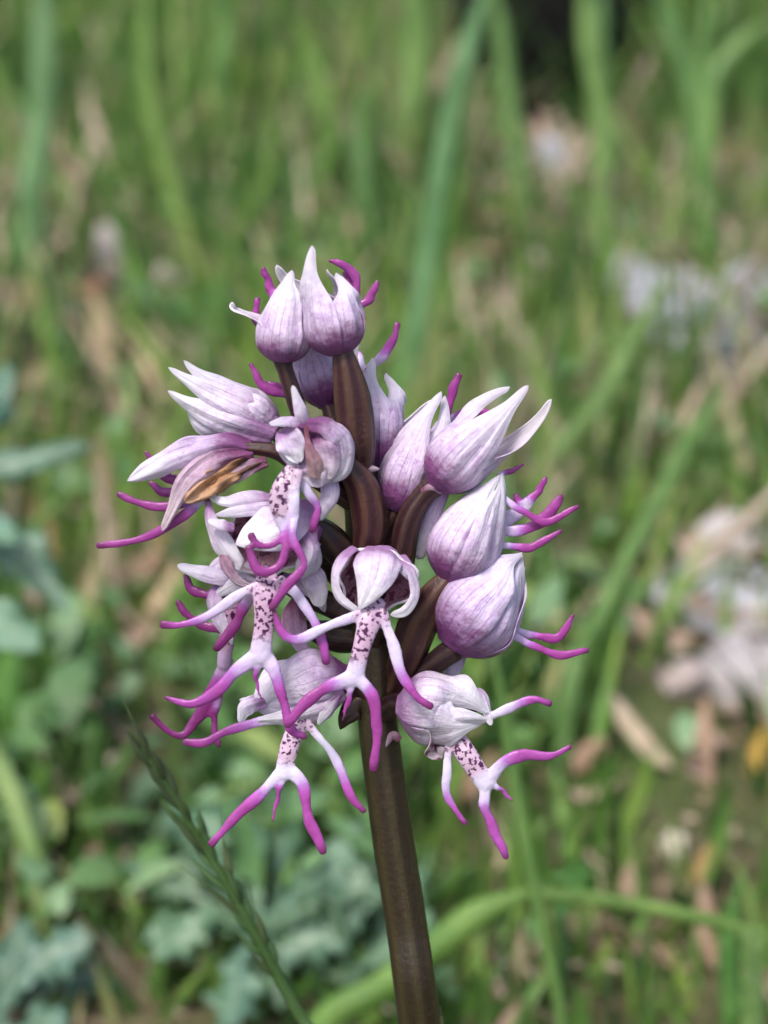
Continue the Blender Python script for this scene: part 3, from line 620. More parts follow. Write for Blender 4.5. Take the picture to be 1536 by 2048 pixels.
# ---------------------------------------------------------------- the orchid
stem_path = [(700, 770, -5, 13), (705, 850, -5, 18), (712, 960, -5, 24), (722, 1080, -5, 29), (735, 1200, -5, 33), (746, 1310, -5, 37), (757, 1450, -2, 40), (772, 1570, 0, 41), (790, 1700, 0, 42), (815, 1860, 0, 42), (840, 2048, 0, 43)]
W = conv(flip([p[:3] for p in stem_path]))
low = W[-1]; gx, gy = low[0] + 0.014, low[1] - 0.006
g = np.array([gx, gy, float(ground_h(gx, gy))])
orchid = empty('orchid', g)
tag(orchid, 'pink and white orchid spike on a brown stem in sharp focus', 'orchid')
rows = [list(p) + [r[3] * S] for p, r in zip(W, stem_path)]
rows += [list((low * 0.6 + g * 0.4) + np.array([0.0, 0, 0])) + [44 * S], list(g - np.array([0, 0, 0.004])) + [48 * S]]
V, F, uv, _ = tube(rows, 110, 28, hint=(0, -1, 0.3), ridges=7, ridge=0.035, twist=1.5)
mesh_obj('stem', V, F, M['stem'], orchid, uv=uv)
for i in range(4):       # leaves at the foot of the stem, below the picture
    a = i * 1.7 + 0.4; dv = np.array([math.cos(a), math.sin(a), 0]); up = np.array([0, 0, 1.])
    P = [list(g + up * 0.002) + [0.004], list(g + dv * 0.02 + up * 0.012) + [0.008], list(g + dv * 0.05 + up * 0.014) + [0.009], list(g + dv * 0.075 + up * 0.004) + [0.001]]
    V, F, uv = ribbon(P, up, 20, 9, -0.3, 0.03, i, 0.1); mesh_obj('leaf', V, F, M['blade'], orchid, uv=uv)

LIGHT = (1, 1, 1, 1)
def add_sheet(name, fl, Q, F, uv, outer, inner, thick=3.2, color=LIGHT, sub=1):
    o = mesh_obj(name, conv(Q), F, [M[outer], M[inner]], fl, uv=uv, color=color)
    m = o.modifiers.new('thick', 'SOLIDIFY'); m.thickness = thick * S; m.offset = -1; m.material_offset = 1; m.material_offset_rim = 0
    if sub: s = o.modifiers.new('smooth', 'SUBSURF'); s.levels = 1; s.render_levels = 1
    return o
def make_petal(fl, P, hint=(0, 0, 1), outer='white', inner='petal_in', name='petal', cup=0.35, wr=0.06, seed=0, edge=0.1, color=LIGHT, nv=24, thick=3.2):
    Q, F, uv = ribbon(flip(P), hint, nv, 11, cup, wr, seed, edge)
    # faces should look along hint
    a, b, c, d = F[len(F) // 2]; fn = np.cross(Q[b] - Q[a], Q[d] - Q[a]); hh = np.asarray(hint, float); hh = hh if hh.ndim == 1 else hh[len(hh) // 2]
    if np.dot(fn, hh) < 0: F = [f[::-1] for f in F]
    return add_sheet(name, fl, Q, F, uv, outer, inner, thick, color)
def hood(fl, base, tip, r, sepals, outer='petal', inner='petal_in', fat=0.42, seed=0, nv=30, nu=19, color=LIGHT, blunt=0.16, closed=False):
    "petals wrapped round an egg from base to tip; sepal = (phi, half angle, tip point or None, layer, name)"
    base, tip = flip([base, tip]); ax = tip - base; L = np.linalg.norm(ax); a = ax / L
    z = np.array([0, 0, 1.]); v1 = z - a * np.dot(z, a)
    if np.linalg.norm(v1) < 0.3: v1 = np.array([0, 1., 0]) - a * a[1]
    v1 = nrm(v1); v2 = np.cross(a, v1)
    for k, (phi, half, tp, layer, nm) in enumerate(sepals):
        rs = np.random.default_rng(seed * 17 + k); ph = rs.uniform(0, 6, 6)
        v = np.linspace(0, 1, nv); u = np.linspace(-1, 1, nu); U, Vv = np.meshgrid(u, v)
        x = Vv ** (math.log(0.5) / math.log(fat))
        prof = np.sin(math.pi * x) ** 0.72
        Rr = r * np.maximum(prof * (1 - 0.15 * Vv), np.where(Vv < 0.3, 0.28, blunt)) + layer * 2.2
        hw = (1 - 0.72 * sstep(0.7 if closed else 0.5, 0.98 if closed else 0.95, Vv)) * R(half)
        wmin = np.interp(Vv, [0, 0.55, 0.8, 0.93, 1], [0, 20, 15, 9, 6]) * (1 if tp is not None else 0.6)
        wabs = np.maximum(hw * Rr, wmin)
        wabs = wabs * np.sqrt(np.clip(1 - ((Vv - 0.94) / 0.06).clip(0, 1) ** 2, 0.02, 1))
        ang0 = U * wabs / np.maximum(Rr, 14); ang = R(phi) + ang0
        rip = 0.012 * r * np.sin(U * 24 + ph[5] + Vv * 6) * np.sin(math.pi * Vv) + 0.04 * r * (np.sin(U * 6 + ph[0] + 1.5 * Vv) + 0.7 * np.sin(U * 13 + ph[1]) + 0.6 * np.sin(Vv * 9 + ph[2] + U * 4)) * np.sin(math.pi * np.clip(Vv, 0, 1))
        rip = rip + r * 0.05 * np.cos(U * math.pi * 0.5) * np.sin(math.pi * Vv)          # a keel along the middle
        rip = rip + r * 0.10 * sstep(0.6, 1.0, np.abs(U)) * np.sin(math.pi * Vv) * (0.6 + 0.4 * np.sin(Vv * 15 + ph[4] + np.sign(U)))
        Rq = Rr + rip
        Q = base + (Vv * L)[..., None] * a + (Rq * np.cos(ang))[..., None] * v1 + (Rq * np.sin(ang))[..., None] * v2
        if tp is not None:
            end = base + a * L + (blunt * r + layer) * (math.cos(R(phi)) * v1 + math.sin(R(phi)) * v2)
            Q = Q + (sstep(0.35, 1.0, Vv) ** 1.3)[..., None] * (flip([tp])[0] - end)
            mid_ = nu // 2; cl = Q[:, mid_]; T_ = nrm(np.gradient(cl, axis=0)); sd_ = nrm(np.cross(T_, np.array([0, 0, 1.])))
            ref = Q[nv // 2, -1] - Q[nv // 2, 0]; sgn_ = 1.0 if np.dot(ref, sd_[-3]) >= 0 else -1.0
            nn_ = np.cross(T_, sd_ * sgn_)
            flatq = cl[:, None, :] + (U * wabs)[..., None] * (sd_ * sgn_)[:, None, :] + (0.35 * wabs * U * U)[..., None] * nn_[:, None, :] * (1 if np.dot(nn_[-3], math.cos(R(phi)) * v1 + math.sin(R(phi)) * v2) < 0 else -1)
            bl = (sstep(0.78, 1.0, Vv) if closed else sstep(0.5, 0.85, Vv))[..., None] * 0.85; Q = Q * (1 - bl) + flatq * bl
        Q = Q.reshape(-1, 3); F = grid_faces(nv, nu); uv = np.stack([(U * 0.5 + 0.5).ravel(), Vv.ravel()], 1)
        fa = np.array([F[i_ * (nu - 1) + nu // 2] for i_ in range(4, nv // 3)]); fn = np.cross(Q[fa[:, 1]] - Q[fa[:, 0]], Q[fa[:, 3]] - Q[fa[:, 0]]).sum(0); outd = math.cos(R(phi)) * v1 + math.sin(R(phi)) * v2
        if np.dot(fn, outd) < 0: F = [f[::-1] for f in F]
        add_sheet(nm, fl, Q, F, uv, outer, inner, 3.0, color)
def bowl(fl, c, rx, ry, depth, ax, open_=1.75, outer='white', inner='throat', seed=0, color=LIGHT):
    "open cup looking along ax"
    c = flip([c])[0]; a = nrm(np.asarray(ax, float)); x = nrm(np.cross([0, 1., 0], a)); y = np.cross(a, x)
    nt_, nr = 44, 14; th = np.linspace(0, 2 * math.pi, nt_, endpoint=False); rs = np.random.default_rng(seed); ph = rs.uniform(0, 6, 4)
    Q = []; uv = []
    for i in range(nr):
        f = (i + 0.12) / (nr - 1 + 0.12); p = f * open_; wob = 1 + 0.05 * f * np.sin(th * 3 + ph[0]) + 0.06 * f ** 3 * np.sin(th * 7 + ph[1])
        s_, co = math.sin(p), math.cos(p)
        Q.append(c + np.outer(np.cos(th) * rx * s_ * wob, x) + np.outer(np.sin(th) * ry * s_ * wob, y) + np.outer(-depth * co * wob, a)); uv.append(np.stack([th / 6.283 * 3, np.full(nt_, 0.25 + 0.7 * f ** 3)], 1))
    Q = np.vstack(Q); F = grid_faces(nr, nt_, True); fa = F[nt_ * 6]; fn = np.cross(Q[fa[1]] - Q[fa[0]], Q[fa[3]] - Q[fa[0]])
    if np.dot(fn, Q[fa[0]] - c) < 0: F = [f[::-1] for f in F]
    F.append(tuple(range(nt_)))
    return add_sheet('hood', fl, Q, F, np.vstack(uv), outer, inner, 5, color, 0)
DEPS = None
def lip(fl, torso, limbs, tflat=0.5, color=LIGHT, front=(0, 0, 1), mag=1.0, spots=1.0, vox=3.2):
    "torso rows (x, y, z, half width); limbs lists of rows; fused into one skin, then coloured along its limbs"
    VV, FF, off = [], [], 0; lines = []
    for i, P in enumerate([torso] + limbs):
        P = flip(P)
        if i == 0: P[:, 3] *= 0.74
        if P.shape[1] == 3: P = np.c_[P, np.interp(np.linspace(0, 1, len(P)), [0, 0.3, 0.75, 1], [11.5, 12, 12, 9.5])]
        if i: ph = P[:, 0].sum() % 6.28; kk = spline(P, 22); tt = np.linspace(0, 1, 22); kk[:, 3] *= 0.95 - 0.2 * tt + 0.08 * np.sin(tt * 9 + ph) + 0.06 * np.sin(tt * 19 + 2 * ph); kk[:, :3] += 1.6 * np.stack([np.sin(tt * 13 + ph), np.cos(tt * 11 + ph), np.sin(tt * 8)], 1) * (np.minimum(tt, 1 - tt) * 4).clip(0, 1)[:, None]; P = kk
        Q, F, _, c = tube(P, 34, 14, hint=front, flat=tflat if i == 0 else 0.5)
        VV.append(Q); FF += [tuple(np.array(f) + off) for f in F]; off += len(Q)
        lines.append(spline(P, 40)[:, :3])
    V = np.vstack(VV)
    me = bpy.data.meshes.new('tmp'); me.from_pydata((V * 0.01).tolist(), [], FF); t = bpy.data.objects.new('tmp', me); COL.objects.link(t)
    m = t.modifiers.new('r', 'REMESH'); m.mode = 'VOXEL'; m.voxel_size = vox * 0.01
    s_ = t.modifiers.new('s', 'SMOOTH'); s_.factor = 0.5; s_.iterations = 6
    dg = bpy.context.evaluated_depsgraph_get(); ev = t.evaluated_get(dg); em = ev.to_mesh()
    n = len(em.vertices); Q = np.empty(n * 3); em.vertices.foreach_get('co', Q); Q = Q.reshape(-1, 3) * 100
    N = np.empty(n * 3); em.vertices.foreach_get('normal', N); N = N.reshape(-1, 3)
    F = [tuple(p.vertices) for p in em.polygons]; ev.to_mesh_clear(); bpy.data.objects.remove(t); bpy.data.meshes.remove(me)
    Dm = np.stack([np.linalg.norm(Q[:, None] - l[None], axis=2).min(1) for l in lines], 1)
    Tm = np.stack([np.linalg.norm(Q[:, None] - l[None], axis=2).argmin(1) / 39 for l in lines], 1)
    ln = np.array([np.linalg.norm(np.diff(l, axis=0), axis=1).sum() for l in lines])
    tw = torso[0][3] if len(torso[0]) > 3 else 20
    wgt = 1 / (Dm + 2) ** 4; wgt /= wgt.sum(1, keepdims=True)
    jr = np.random.default_rng(int(torso[0][0] * 7 + torso[0][1])); jt = jr.uniform(-0.12, 0.14, len(lines)); tn = jr.uniform(0.86, 1.06); mag = mag * jr.uniform(0.85, 1.1); color = (color[0] * tn, color[1] * tn * jr.uniform(0.9, 1.05), color[2] * tn, 1)
    val = np.concatenate([np.zeros((n, 1))] + [sstep(0.25 + jt[k], 0.85 + jt[k], Tm[:, k:k + 1]) if (k < 3 and mag < 1.1) else sstep(0.02, 0.45 + jt[k], Tm[:, k:k + 1]) for k in range(1, len(lines))], 1)
    tipv = np.concatenate([np.zeros((n, 1)), sstep(0.9, 1.0, Tm[:, 1:])], 1)
    sp = np.concatenate([1 - sstep(0.7, 0.88, Tm[:, :1]), 0.9 * (1 - sstep(0.05, 0.22, Tm[:, 1:])) * (np.arange(1, len(lines)) < 3)], 1)
    nearT = 1 - sstep(0.55, 1.1, Dm[:, 0] / tw)
    sp = np.maximum(sp[:, 0] * nearT, (sp * wgt).sum(1) * (1 - sstep(30, 60, Dm[:, 0]))) * sstep(-0.1, 0.4, N @ nrm(np.asarray(front, float)))
    o = mesh_obj('lip', conv(Q), F, M['lip'], fl, attrs={'mag': (val * wgt).sum(1) * mag, 'spot': sp * spots, 'tip': (tipv * wgt).sum(1)}, color=color)
    return o
def ovary(fl, P, color=LIGHT, tw=3.2, ridge=0.1):
    V, F, uv, _ = tube(flip(P) * np.array([1, 1, 1, 0.92]), 40, 30, ridges=6, ridge=ridge * 0.7, twist=tw)
    mesh_obj('ovary', conv(V), F, M['ovary'], fl, uv=uv, color=color)
def spur(fl, P):
    V, F, uv, _ = tube(flip(P), 20, 12, flat=0.7); mesh_obj('spur', conv(V), F, M['white'], fl, uv=uv)
def bract(fl, P):
    Q, F, uv = ribbon(flip(P), (0, 0, 1), 14, 7, 0.6, 0.05, 3); add_sheet('bract', fl, Q, F, uv, 'mauve', 'mauve', 2.5)
def flower(at, label=None):
    f = empty('flower', conv(flip([at]))[0], orchid)
    if label: f['label'] = label
    return f

# F4, behind the top ovary on the right
f = flower((752, 937, -45))
hood(f, (752, 937, -45), (748, 725, -75), 58, [(-20, 65, (745, 715, -40), 0, 'sepal'), (75, 66, (770, 745, -90), 1.5, 'sepal'), (240, 70, (715, 672, -80), 1.5, 'sepal')], seed=4)
lip(f, [(745, 880, -90, 22), (740, 760, -110, 18)], [[(735, 740, -95), (765, 712, -75), (786, 680, -70), (795, 648, -72)], [(730, 750, -110), (710, 700, -130), (705, 650, -140)]])
ovary(f, [(728, 1005, -30, 18), (745, 970, -38, 19), (752, 935, -45, 17)])
spur(f, [(765, 930, -60, 18), (768, 990, -50, 20), (772, 1080, -40, 13)])
# F3, pinkish, behind the two top buds
f = flower((655, 815, -40))
hood(f, (655, 815, -40), (612, 660, -60), 48, [(0, 75, (612, 640, -20), 0, 'sepal'), (120, 70, (650, 650, -60), 1.5, 'sepal'), (240, 70, None, 1.5, 'sepal')], seed=3, color=(0.92, 0.86, 0.92, 1))
lip(f, [(640, 800, -70, 18), (600, 780, -60, 16)], [[(605, 785, -55), (560, 788, -40), (522, 765, -35), (501, 728, -35)], [(600, 775, -70), (560, 775, -60), (535, 766, -60)]], mag=1.2)
ovary(f, [(690, 900, -25, 14), (672, 860, -30, 17), (655, 812, -40, 15)])
# F1, top left bud
f = flower((565, 722, 45))
hood(f, (565, 726, 45), (580, 575, 55), 57, [(-22, 58, (585, 540, 70), 2, 'sepal'), (75, 66, (606, 590, 40), 0, 'sepal'), (180, 70, None, 0, 'petal'), (250, 62, (463, 603, 25), -1, 'sepal')], seed=1, fat=0.36, closed=True)
lip(f, [(560, 690, 0, 20), (548, 620, -20, 16)], [[(553, 605, -15), (540, 572, -15), (526, 538, -12)], [(535, 660, -10), (512, 635, -5), (515, 598, -5)]], mag=1.4, spots=0)
ovary(f, [(650, 935, 15, 14), (612, 860, 30, 17), (590, 800, 40, 19), (572, 745, 45, 18), (565, 722, 45, 21)], color=(0.8, 0.75, 0.8, 1), ridge=0.06)
# F2, top right bud
f = flower((685, 705, 75), 'topmost flower with a tall white point')
hood(f, (684, 710, 75), (648, 540, 75), 60, [(-45, 52, (626, 490, 105), 3, 'sepal'), (45, 66, (672, 545, 70), 0, 'sepal'), (130, 60, None, 0, 'petal'), (200, 70, (553, 529, 45), 0, 'sepal')], seed=2, fat=0.36)
lip(f, [(690, 650, 20, 20), (700, 610, 10, 16)], [[(705, 612, 12), (713, 575, 15), (700, 537, 18), (660, 521, 22)], [(694, 590, 0), (698, 566, 0), (691, 545, 0)], [(703, 620, 15), (735, 602, 15), (756, 563, 18)]], mag=1.5, spots=0)
ovary(f, [(722, 985, 20, 20), (722, 930, 35, 27), (716, 880, 50, 37), (705, 800, 62, 39), (692, 735, 72, 30), (685, 704, 75, 23)], color=(1.15, 1.1, 1.0, 1), ridge=0.12)
bract(f, [(705, 945, 45, 10), (728, 938, 55, 14), (760, 938, 50, 3)])
# F5, wide open, pointing left
f = flower((560, 875, -10), 'pale flower with three spread points')
hood(f, (562, 868, -25), (430, 790, -25), 55, [(25, 80, None, 0, 'petal'), (200, 80, None, 0, 'petal')], outer='white', seed=5, fat=0.5)
make_petal(f, [(558, 848, -10, 22), (500, 795, 8, 36), (435, 765, 5, 27), (395, 742, 0, 13), (367, 720, 0, 6)], (0.2, 0.5, 1), 'white', 'petal_in', 'sepal', 0.5, 0.09, 51)
make_petal(f, [(556, 862, 5, 24), (490, 815, 32, 38), (415, 778, 28, 26), (370, 755, 22, 12), (336, 734, 20, 6)], (0.1, 0.2, 1), 'white', 'petal_in', 'sepal', 0.45, 0.09, 52)
make_petal(f, [(550, 872, 10, 22), (480, 850, 34, 34), (415, 825, 32, 28), (368, 803, 25, 13), (335, 781, 22, 6)], (0, 0, 1), 'white', 'petal_in', 'sepal', 0.5, 0.1, 53)
make_petal(f, [(520, 875, 5, 16), (450, 860, 14, 26), (405, 850, 10, 24), (375, 815, 5, 9)], (-0.2, -0.2, 1), 'white', 'petal_in', 'petal', 0.4, 0.1, 54)
ovary(f, [(705, 985, -10, 20), (650, 925, -5, 20), (600, 890, -10, 20), (558, 872, -12, 18)])
# F6, wilting, browned, hanging left
f = flower((500, 897, 80), 'wilting flower with browned drooping petals')
make_petal(f, [(508, 893, 82, 20), (440, 885, 100, 30), (360, 905, 100, 30), (310, 930, 95, 26), (254, 962, 90, 7)], (0.1, 0.4, 1), 'petal', 'petal', 'sepal', 0.6, 0.16, 61, 0.3, nv=34)
make_petal(f, [(506, 900, 88, 22), (430, 915, 112, 34), (372, 960, 112, 26), (340, 1025, 104, 13), (323, 1063, 100, 8)], (-0.1, 0.2, 1), 'petal', 'petal', 'sepal', 0.7, 0.18, 62, 0.3, color=(0.88, 0.76, 0.74, 1), nv=34)
make_petal(f, [(520, 922, 90, 12), (460, 945, 108, 24), (410, 975, 112, 26), (370, 1005, 106, 10)], (0, 0.1, 1), 'dry', 'dry', 'petal', 0.5, 0.42, 63, 1.0, nv=44)
make_petal(f, [(530, 925, 86, 10), (470, 950, 98, 15), (425, 985, 100, 15), (392, 1000, 98, 5)], (0.2, -0.3, 1), 'dry', 'dry', 'petal', 0.8, 0.4, 65, 1.0, color=(0.45, 0.35, 0.35, 1), nv=40)
make_petal(f, [(535, 920, 88, 14), (500, 930, 100, 20), (460, 950, 98, 20), (440, 955, 95, 6)], (0, 0.3, 1), 'mauve', 'dry', 'petal', 0.5, 0.15, 64)
lip(f, [(500, 930, 60, 18), (420, 980, 55, 20)], [[(430, 960, 50), (350, 960, 50), (318, 940, 48), (292, 905, 50)], [(400, 1000, 60), (330, 1012, 60), (280, 1008, 58), (238, 988, 55)], [(390, 975, 40), (335, 985, 38), (300, 966, 38)], [(420, 985, 75), (360, 1035, 78), (285, 1078, 70), (196, 1091, 60)]], mag=1.4, spots=0)
ovary(f, [(700, 1000, 20, 22), (640, 960, 45, 22), (590, 925, 60, 20), (548, 903, 72, 16), (492, 896, 76, 13)], color=(0.9, 0.8, 0.8, 1))
# F7, front, brown throat, above the crossing lobes
f = flower((660, 925, 80), 'small open flower with a brownish throat')
hood(f, (700, 925, 60), (610, 890, 120), 66, [(80, 95, None, 0, 'sepal'), (260, 95, None, 0, 'sepal')], outer='petal', inner='throat', seed=7, fat=0.5)
make_petal(f, [(612, 862, 160, 17), (602, 820, 172, 15), (585, 770, 165, 5)], (0.2, 0.1, 1), 'white', 'white', 'sepal', 0.5, 0.05, 71)
make_petal(f, [(615, 852, 165, 10), (578, 838, 172, 16), (537, 846, 165, 7)], (0, 0.7, 1), 'petal', 'petal', 'petal', 0.6, 0.08, 72)
make_petal(f, [(612, 846, 165, 16), (655, 848, 172, 26), (690, 880, 160, 32), (690, 930, 145, 28), (665, 965, 130, 10)], (0.5, 0.4, 1), 'petal', 'petal_in', 'sepal', 0.6, 0.08, 73)
make_petal(f, [(612, 850, 168, 5), (615, 885, 178, 8), (628, 925, 172, 18), (632, 960, 155, 20)], (0, -0.1, 1), 'mauve', 'mauve', 'petal', 0.5, 0.1, 74, color=(1, 0.85, 0.75, 1))
make_petal(f, [(632, 858, 150, 20), (652, 890, 168, 34), (660, 930, 160, 32), (655, 960, 145, 12)], (0.1, 0, 1), 'petal', 'petal_in', 'petal', 0.5, 0.14, 78, color=(0.95, 0.86, 0.88, 1))
make_petal(f, [(618, 890, 145, 26), (632, 930, 156, 48), (640, 975, 140, 22)], (0, -0.1, 1), 'petal', 'petal_in', 'petal', 0.4, 0.12, 75, color=(0.92, 0.86, 0.9, 1))
make_petal(f, [(565, 858, 150, 14), (580, 885, 165, 30), (600, 925, 158, 8)], (-0.2, 0.2, 1), 'white', 'white', 'petal', -0.3, 0.1, 76)
make_petal(f, [(556, 862, 148, 8), (562, 900, 150, 10), (585, 935, 150, 8)], (-0.4, 0, 1), 'petal', 'petal', 'sepal', 0.4, 0.05, 77)
spur(f, [(655, 955, 100, 18), (660, 990, 105, 19), (640, 1035, 100, 8)])
ovary(f, [(728, 1130, 20, 26), (740, 1055, 50, 36), (728, 985, 62, 36), (705, 945, 70, 30), (690, 925, 75, 22)], color=(1.2, 1.0, 0.95, 1), ridge=0.1)
lip(f, [(592, 930, 140, 22), (566, 975, 160, 30), (560, 1010, 165, 30), (572, 1065, 170, 15)],
    [[(596, 945, 165, 12), (590, 1000, 172, 11), (578, 1055, 175, 10), (545, 1090, 180, 11), (515, 1090, 182, 12), (502, 1070, 182, 11)],
     [(585, 950, 140), (618, 985, 150), (634, 1020, 148), (624, 1062, 146)],
     [(590, 1010, 165, 9), (578, 1075, 180, 10), (560, 1130, 188, 13), (520, 1143, 190, 14), (496, 1095, 188, 11)],
     [(592, 1015, 165, 9), (586, 1070, 185, 11), (606, 1130, 195, 12), (575, 1170, 198, 13), (543, 1216, 195, 11)]], mag=1.15)
# F9, small pale flower at the far left of the lower tier, and its lip, with shade put into the tint
f = flower((520, 1165, 0))
hood(f, (545, 1150, -10), (440, 1160, 0), 48, [(10, 70, (428, 1190, 20), 0, 'sepal'), (-70, 70, (432, 1128, 0), 1, 'sepal'), (130, 70, None, 1, 'sepal')], outer='white', seed=9, color=(0.88, 0.86, 0.9, 1))
make_petal(f, [(500, 1160, 20, 20), (440, 1150, 32, 22), (400, 1143, 32, 17), (354, 1130, 28, 9)], (0, 0.4, 1), 'white', 'white', 'sepal', 0.4, 0.06, 91, color=(0.88, 0.88, 0.92, 1))
lip(f, [(475, 1170, 15, 26), (458, 1250, 15, 24), (447, 1330, 5, 20)],
    [[(440, 1188, 10), (405, 1190, 5), (382, 1175, 2), (370, 1150, 0)], [(470, 1258, 10), (415, 1252, 8), (378, 1235, 5), (356, 1204, 5)],
     [(500, 1190, 45, 14), (470, 1250, 52, 14), (432, 1298, 52, 13)], [(455, 1320, 0, 14), (425, 1390, -10, 22), (392, 1440, -10, 14), (365, 1472, -5, 11), (335, 1463, -5, 11), (305, 1433, 0, 10)],
     [(430, 1400, -10, 16), (428, 1450, -5, 9), (437, 1492, 0, 9)]], mag=1.7, color=(0.66, 0.56, 0.62, 1))
make_petal(f, [(500, 1130, 10, 14), (455, 1120, 22, 20), (425, 1135, 20, 14), (410, 1160, 15, 5)], (-0.3, 0.4, 1), 'petal', 'petal_in', 'petal', 0.5, 0.1, 92)
make_petal(f, [(440, 1160, 12, 12), (425, 1200, 25, 20), (440, 1250, 25, 16), (465, 1290, 20, 6)], (-0.4, 0, 1), 'white', 'petal_in', 'petal', 0.5, 0.1, 93, color=(0.85, 0.82, 0.88, 1))
make_petal(f, [(600, 1200, 25, 18), (590, 1240, 42, 28), (605, 1290, 40, 18), (620, 1320, 34, 5)], (0.2, 0, 1), 'mauve', 'petal_in', 'petal', 0.4, 0.1, 94, color=(1.1, 1.05, 1.15, 1))
make_petal(f, [(560, 1160, 30, 16), (610, 1165, 50, 24), (640, 1195, 50, 16), (650, 1225, 45, 5)], (0.3, 0.2, 1), 'petal', 'petal_in', 'petal', 0.4, 0.1, 95)
ovary(f, [(700, 1230, 0, 24), (620, 1190, -5, 26), (545, 1152, -10, 18)], color=(0.7, 0.65, 0.65, 1))
for bp in ([(742, 1275, -10, 26), (675, 1272, -12, 36), (612, 1255, -10, 18), (580, 1240, -8, 4)], [(735, 1200, 0, 26), (680, 1140, 5, 40), (642, 1085, 5, 30), (618, 1040, 0, 5)], [(752, 1420, 20, 20), (715, 1410, 30, 30), (690, 1435, 34, 20), (680, 1460, 30, 4)]):
    Q, F, uv = ribbon(flip(bp), (-0.2, 0.1, 1), 20, 9, 0.5, 0.07, int(bp[0][0])); add_sheet('bract', f, Q, F, uv, 'ovary', 'ovary', 3, (0.62, 0.7, 0.42, 1))
# F8, left front flower
f = flower((600, 1040, 60), 'white flower with dark throat, front left')
bowl(f, (530, 1085, 80), 86, 74, 66, (-0.25, -0.45, 1), 1.65, seed=8)
make_petal(f, [(625, 1005, 95, 24), (575, 1035, 140, 52), (535, 1055, 155, 54), (500, 1072, 155, 34), (470, 1090, 146, 6)], (-0.1, 0.45, 1), 'white', 'petal_in', 'sepal', 0.3, 0.06, 81)
make_petal(f, [(600, 1010, 100, 12), (530, 1010, 125, 20), (470, 1018, 125, 16), (428, 1030, 118, 5)], (0, 0.6, 1), 'petal', 'petal', 'petal', 0.7, 0.08, 82)
make_petal(f, [(412, 995, 88, 7), (418, 1040, 108, 16), (440, 1090, 120, 26), (480, 1140, 118, 18)], (-0.6, -0.1, 1), 'white', 'petal_in', 'sepal', 0.5, 0.07, 83)
make_petal(f, [(470, 1055, 140, 10), (445, 1048, 150, 14), (415, 1040, 140, 6)], (0, 0.4, 1), 'white', 'white', 'petal', 0.4, 0.05, 84)
make_petal(f, [(600, 1060, 125, 16), (625, 1095, 135, 24), (610, 1140, 135, 22), (585, 1160, 125, 6)], (0.5, -0.1, 1), 'white', 'petal_in', 'sepal', 0.5, 0.08, 85)
make_petal(f, [(600, 1120, 80, 16), (632, 1160, 85, 28), (642, 1215, 80, 14)], (0.3, 0, 1), 'white', 'petal', 'petal', 0.4, 0.05, 86)
make_petal(f, [(560, 1000, 105, 14), (500, 990, 118, 18), (450, 1000, 112, 14), (408, 985, 100, 4)], (0, 0.6, 1), 'white', 'petal', 'petal', 0.5, 0.1, 87)
make_petal(f, [(640, 1050, 90, 14), (628, 1085, 112, 26), (636, 1125, 105, 18), (618, 1150, 100, 5)], (0.6, 0.1, 1), 'petal', 'petal_in', 'petal', 0.5, 0.12, 88)
make_petal(f, [(470, 1090, 110, 12), (448, 1120, 120, 16), (470, 1160, 118, 12), (505, 1175, 115, 5)], (-0.5, -0.2, 1), 'mauve', 'throat', 'petal', 0.5, 0.12, 89)
ovary(f, [(720, 1150, 5, 30), (660, 1080, 30, 34), (600, 1040, 55, 24)], color=(0.6, 0.6, 0.5, 1))
lip(f, [(535, 1143, 140, 28), (532, 1190, 162, 36), (528, 1250, 166, 28), (520, 1315, 164, 32)],
    [[(520, 1170, 158, 14), (470, 1195, 166, 13), (410, 1235, 170, 12), (365, 1250, 172, 12), (324, 1249, 172, 11)],
     [(560, 1160, 158, 12), (600, 1195, 160, 13), (630, 1250, 166, 14), (648, 1290, 168, 13), (652, 1325, 168, 12)],
     [(515, 1310, 162, 19), (470, 1345, 168, 17), (430, 1385, 172, 15), (380, 1408, 172, 12), (330, 1395, 168, 9)],
     [(530, 1310, 162, 17), (556, 1360, 168, 14), (570, 1420, 174, 14), (585, 1460, 176, 13), (610, 1473, 176, 11)],
     [(516, 1322, 164, 9), (512, 1360, 162, 7), (523, 1398, 160, 4)]])
# F10, lower left
f = flower((700, 1350, 10), 'lilac flower pointing left at the bottom of the spike')
hood(f, (705, 1352, 15), (520, 1392, 60), 70, [(-45, 75, (478, 1400, 60), 0, 'sepal'), (60, 75, (492, 1432, 80), 2, 'sepal'), (160, 75, None, 0, 'sepal')], seed=10, fat=0.5)
make_petal(f, [(690, 1385, 70, 20), (640, 1425, 88, 28), (580, 1438, 95, 20), (515, 1442, 95, 8)], (0.1, -0.5, 1), 'white', 'petal_in', 'petal', 0.5, 0.08, 101)
make_petal(f, [(530, 1400, 85, 16), (490, 1415, 92, 18), (478, 1445, 88, 6)], (-0.5, 0, 1), 'white', 'white', 'petal', 0.4, 0.15, 102)
make_petal(f, [(680, 1390, 75, 10), (660, 1420, 85, 18), (636, 1450, 85, 6)], (0.4, -0.4, 1), 'white', 'white', 'sepal', 0.4, 0.05, 103)
ovary(f, [(745, 1400, 5, 26), (722, 1370, 10, 30), (700, 1350, 14, 26)], color=(0.7, 0.6, 0.7, 1))
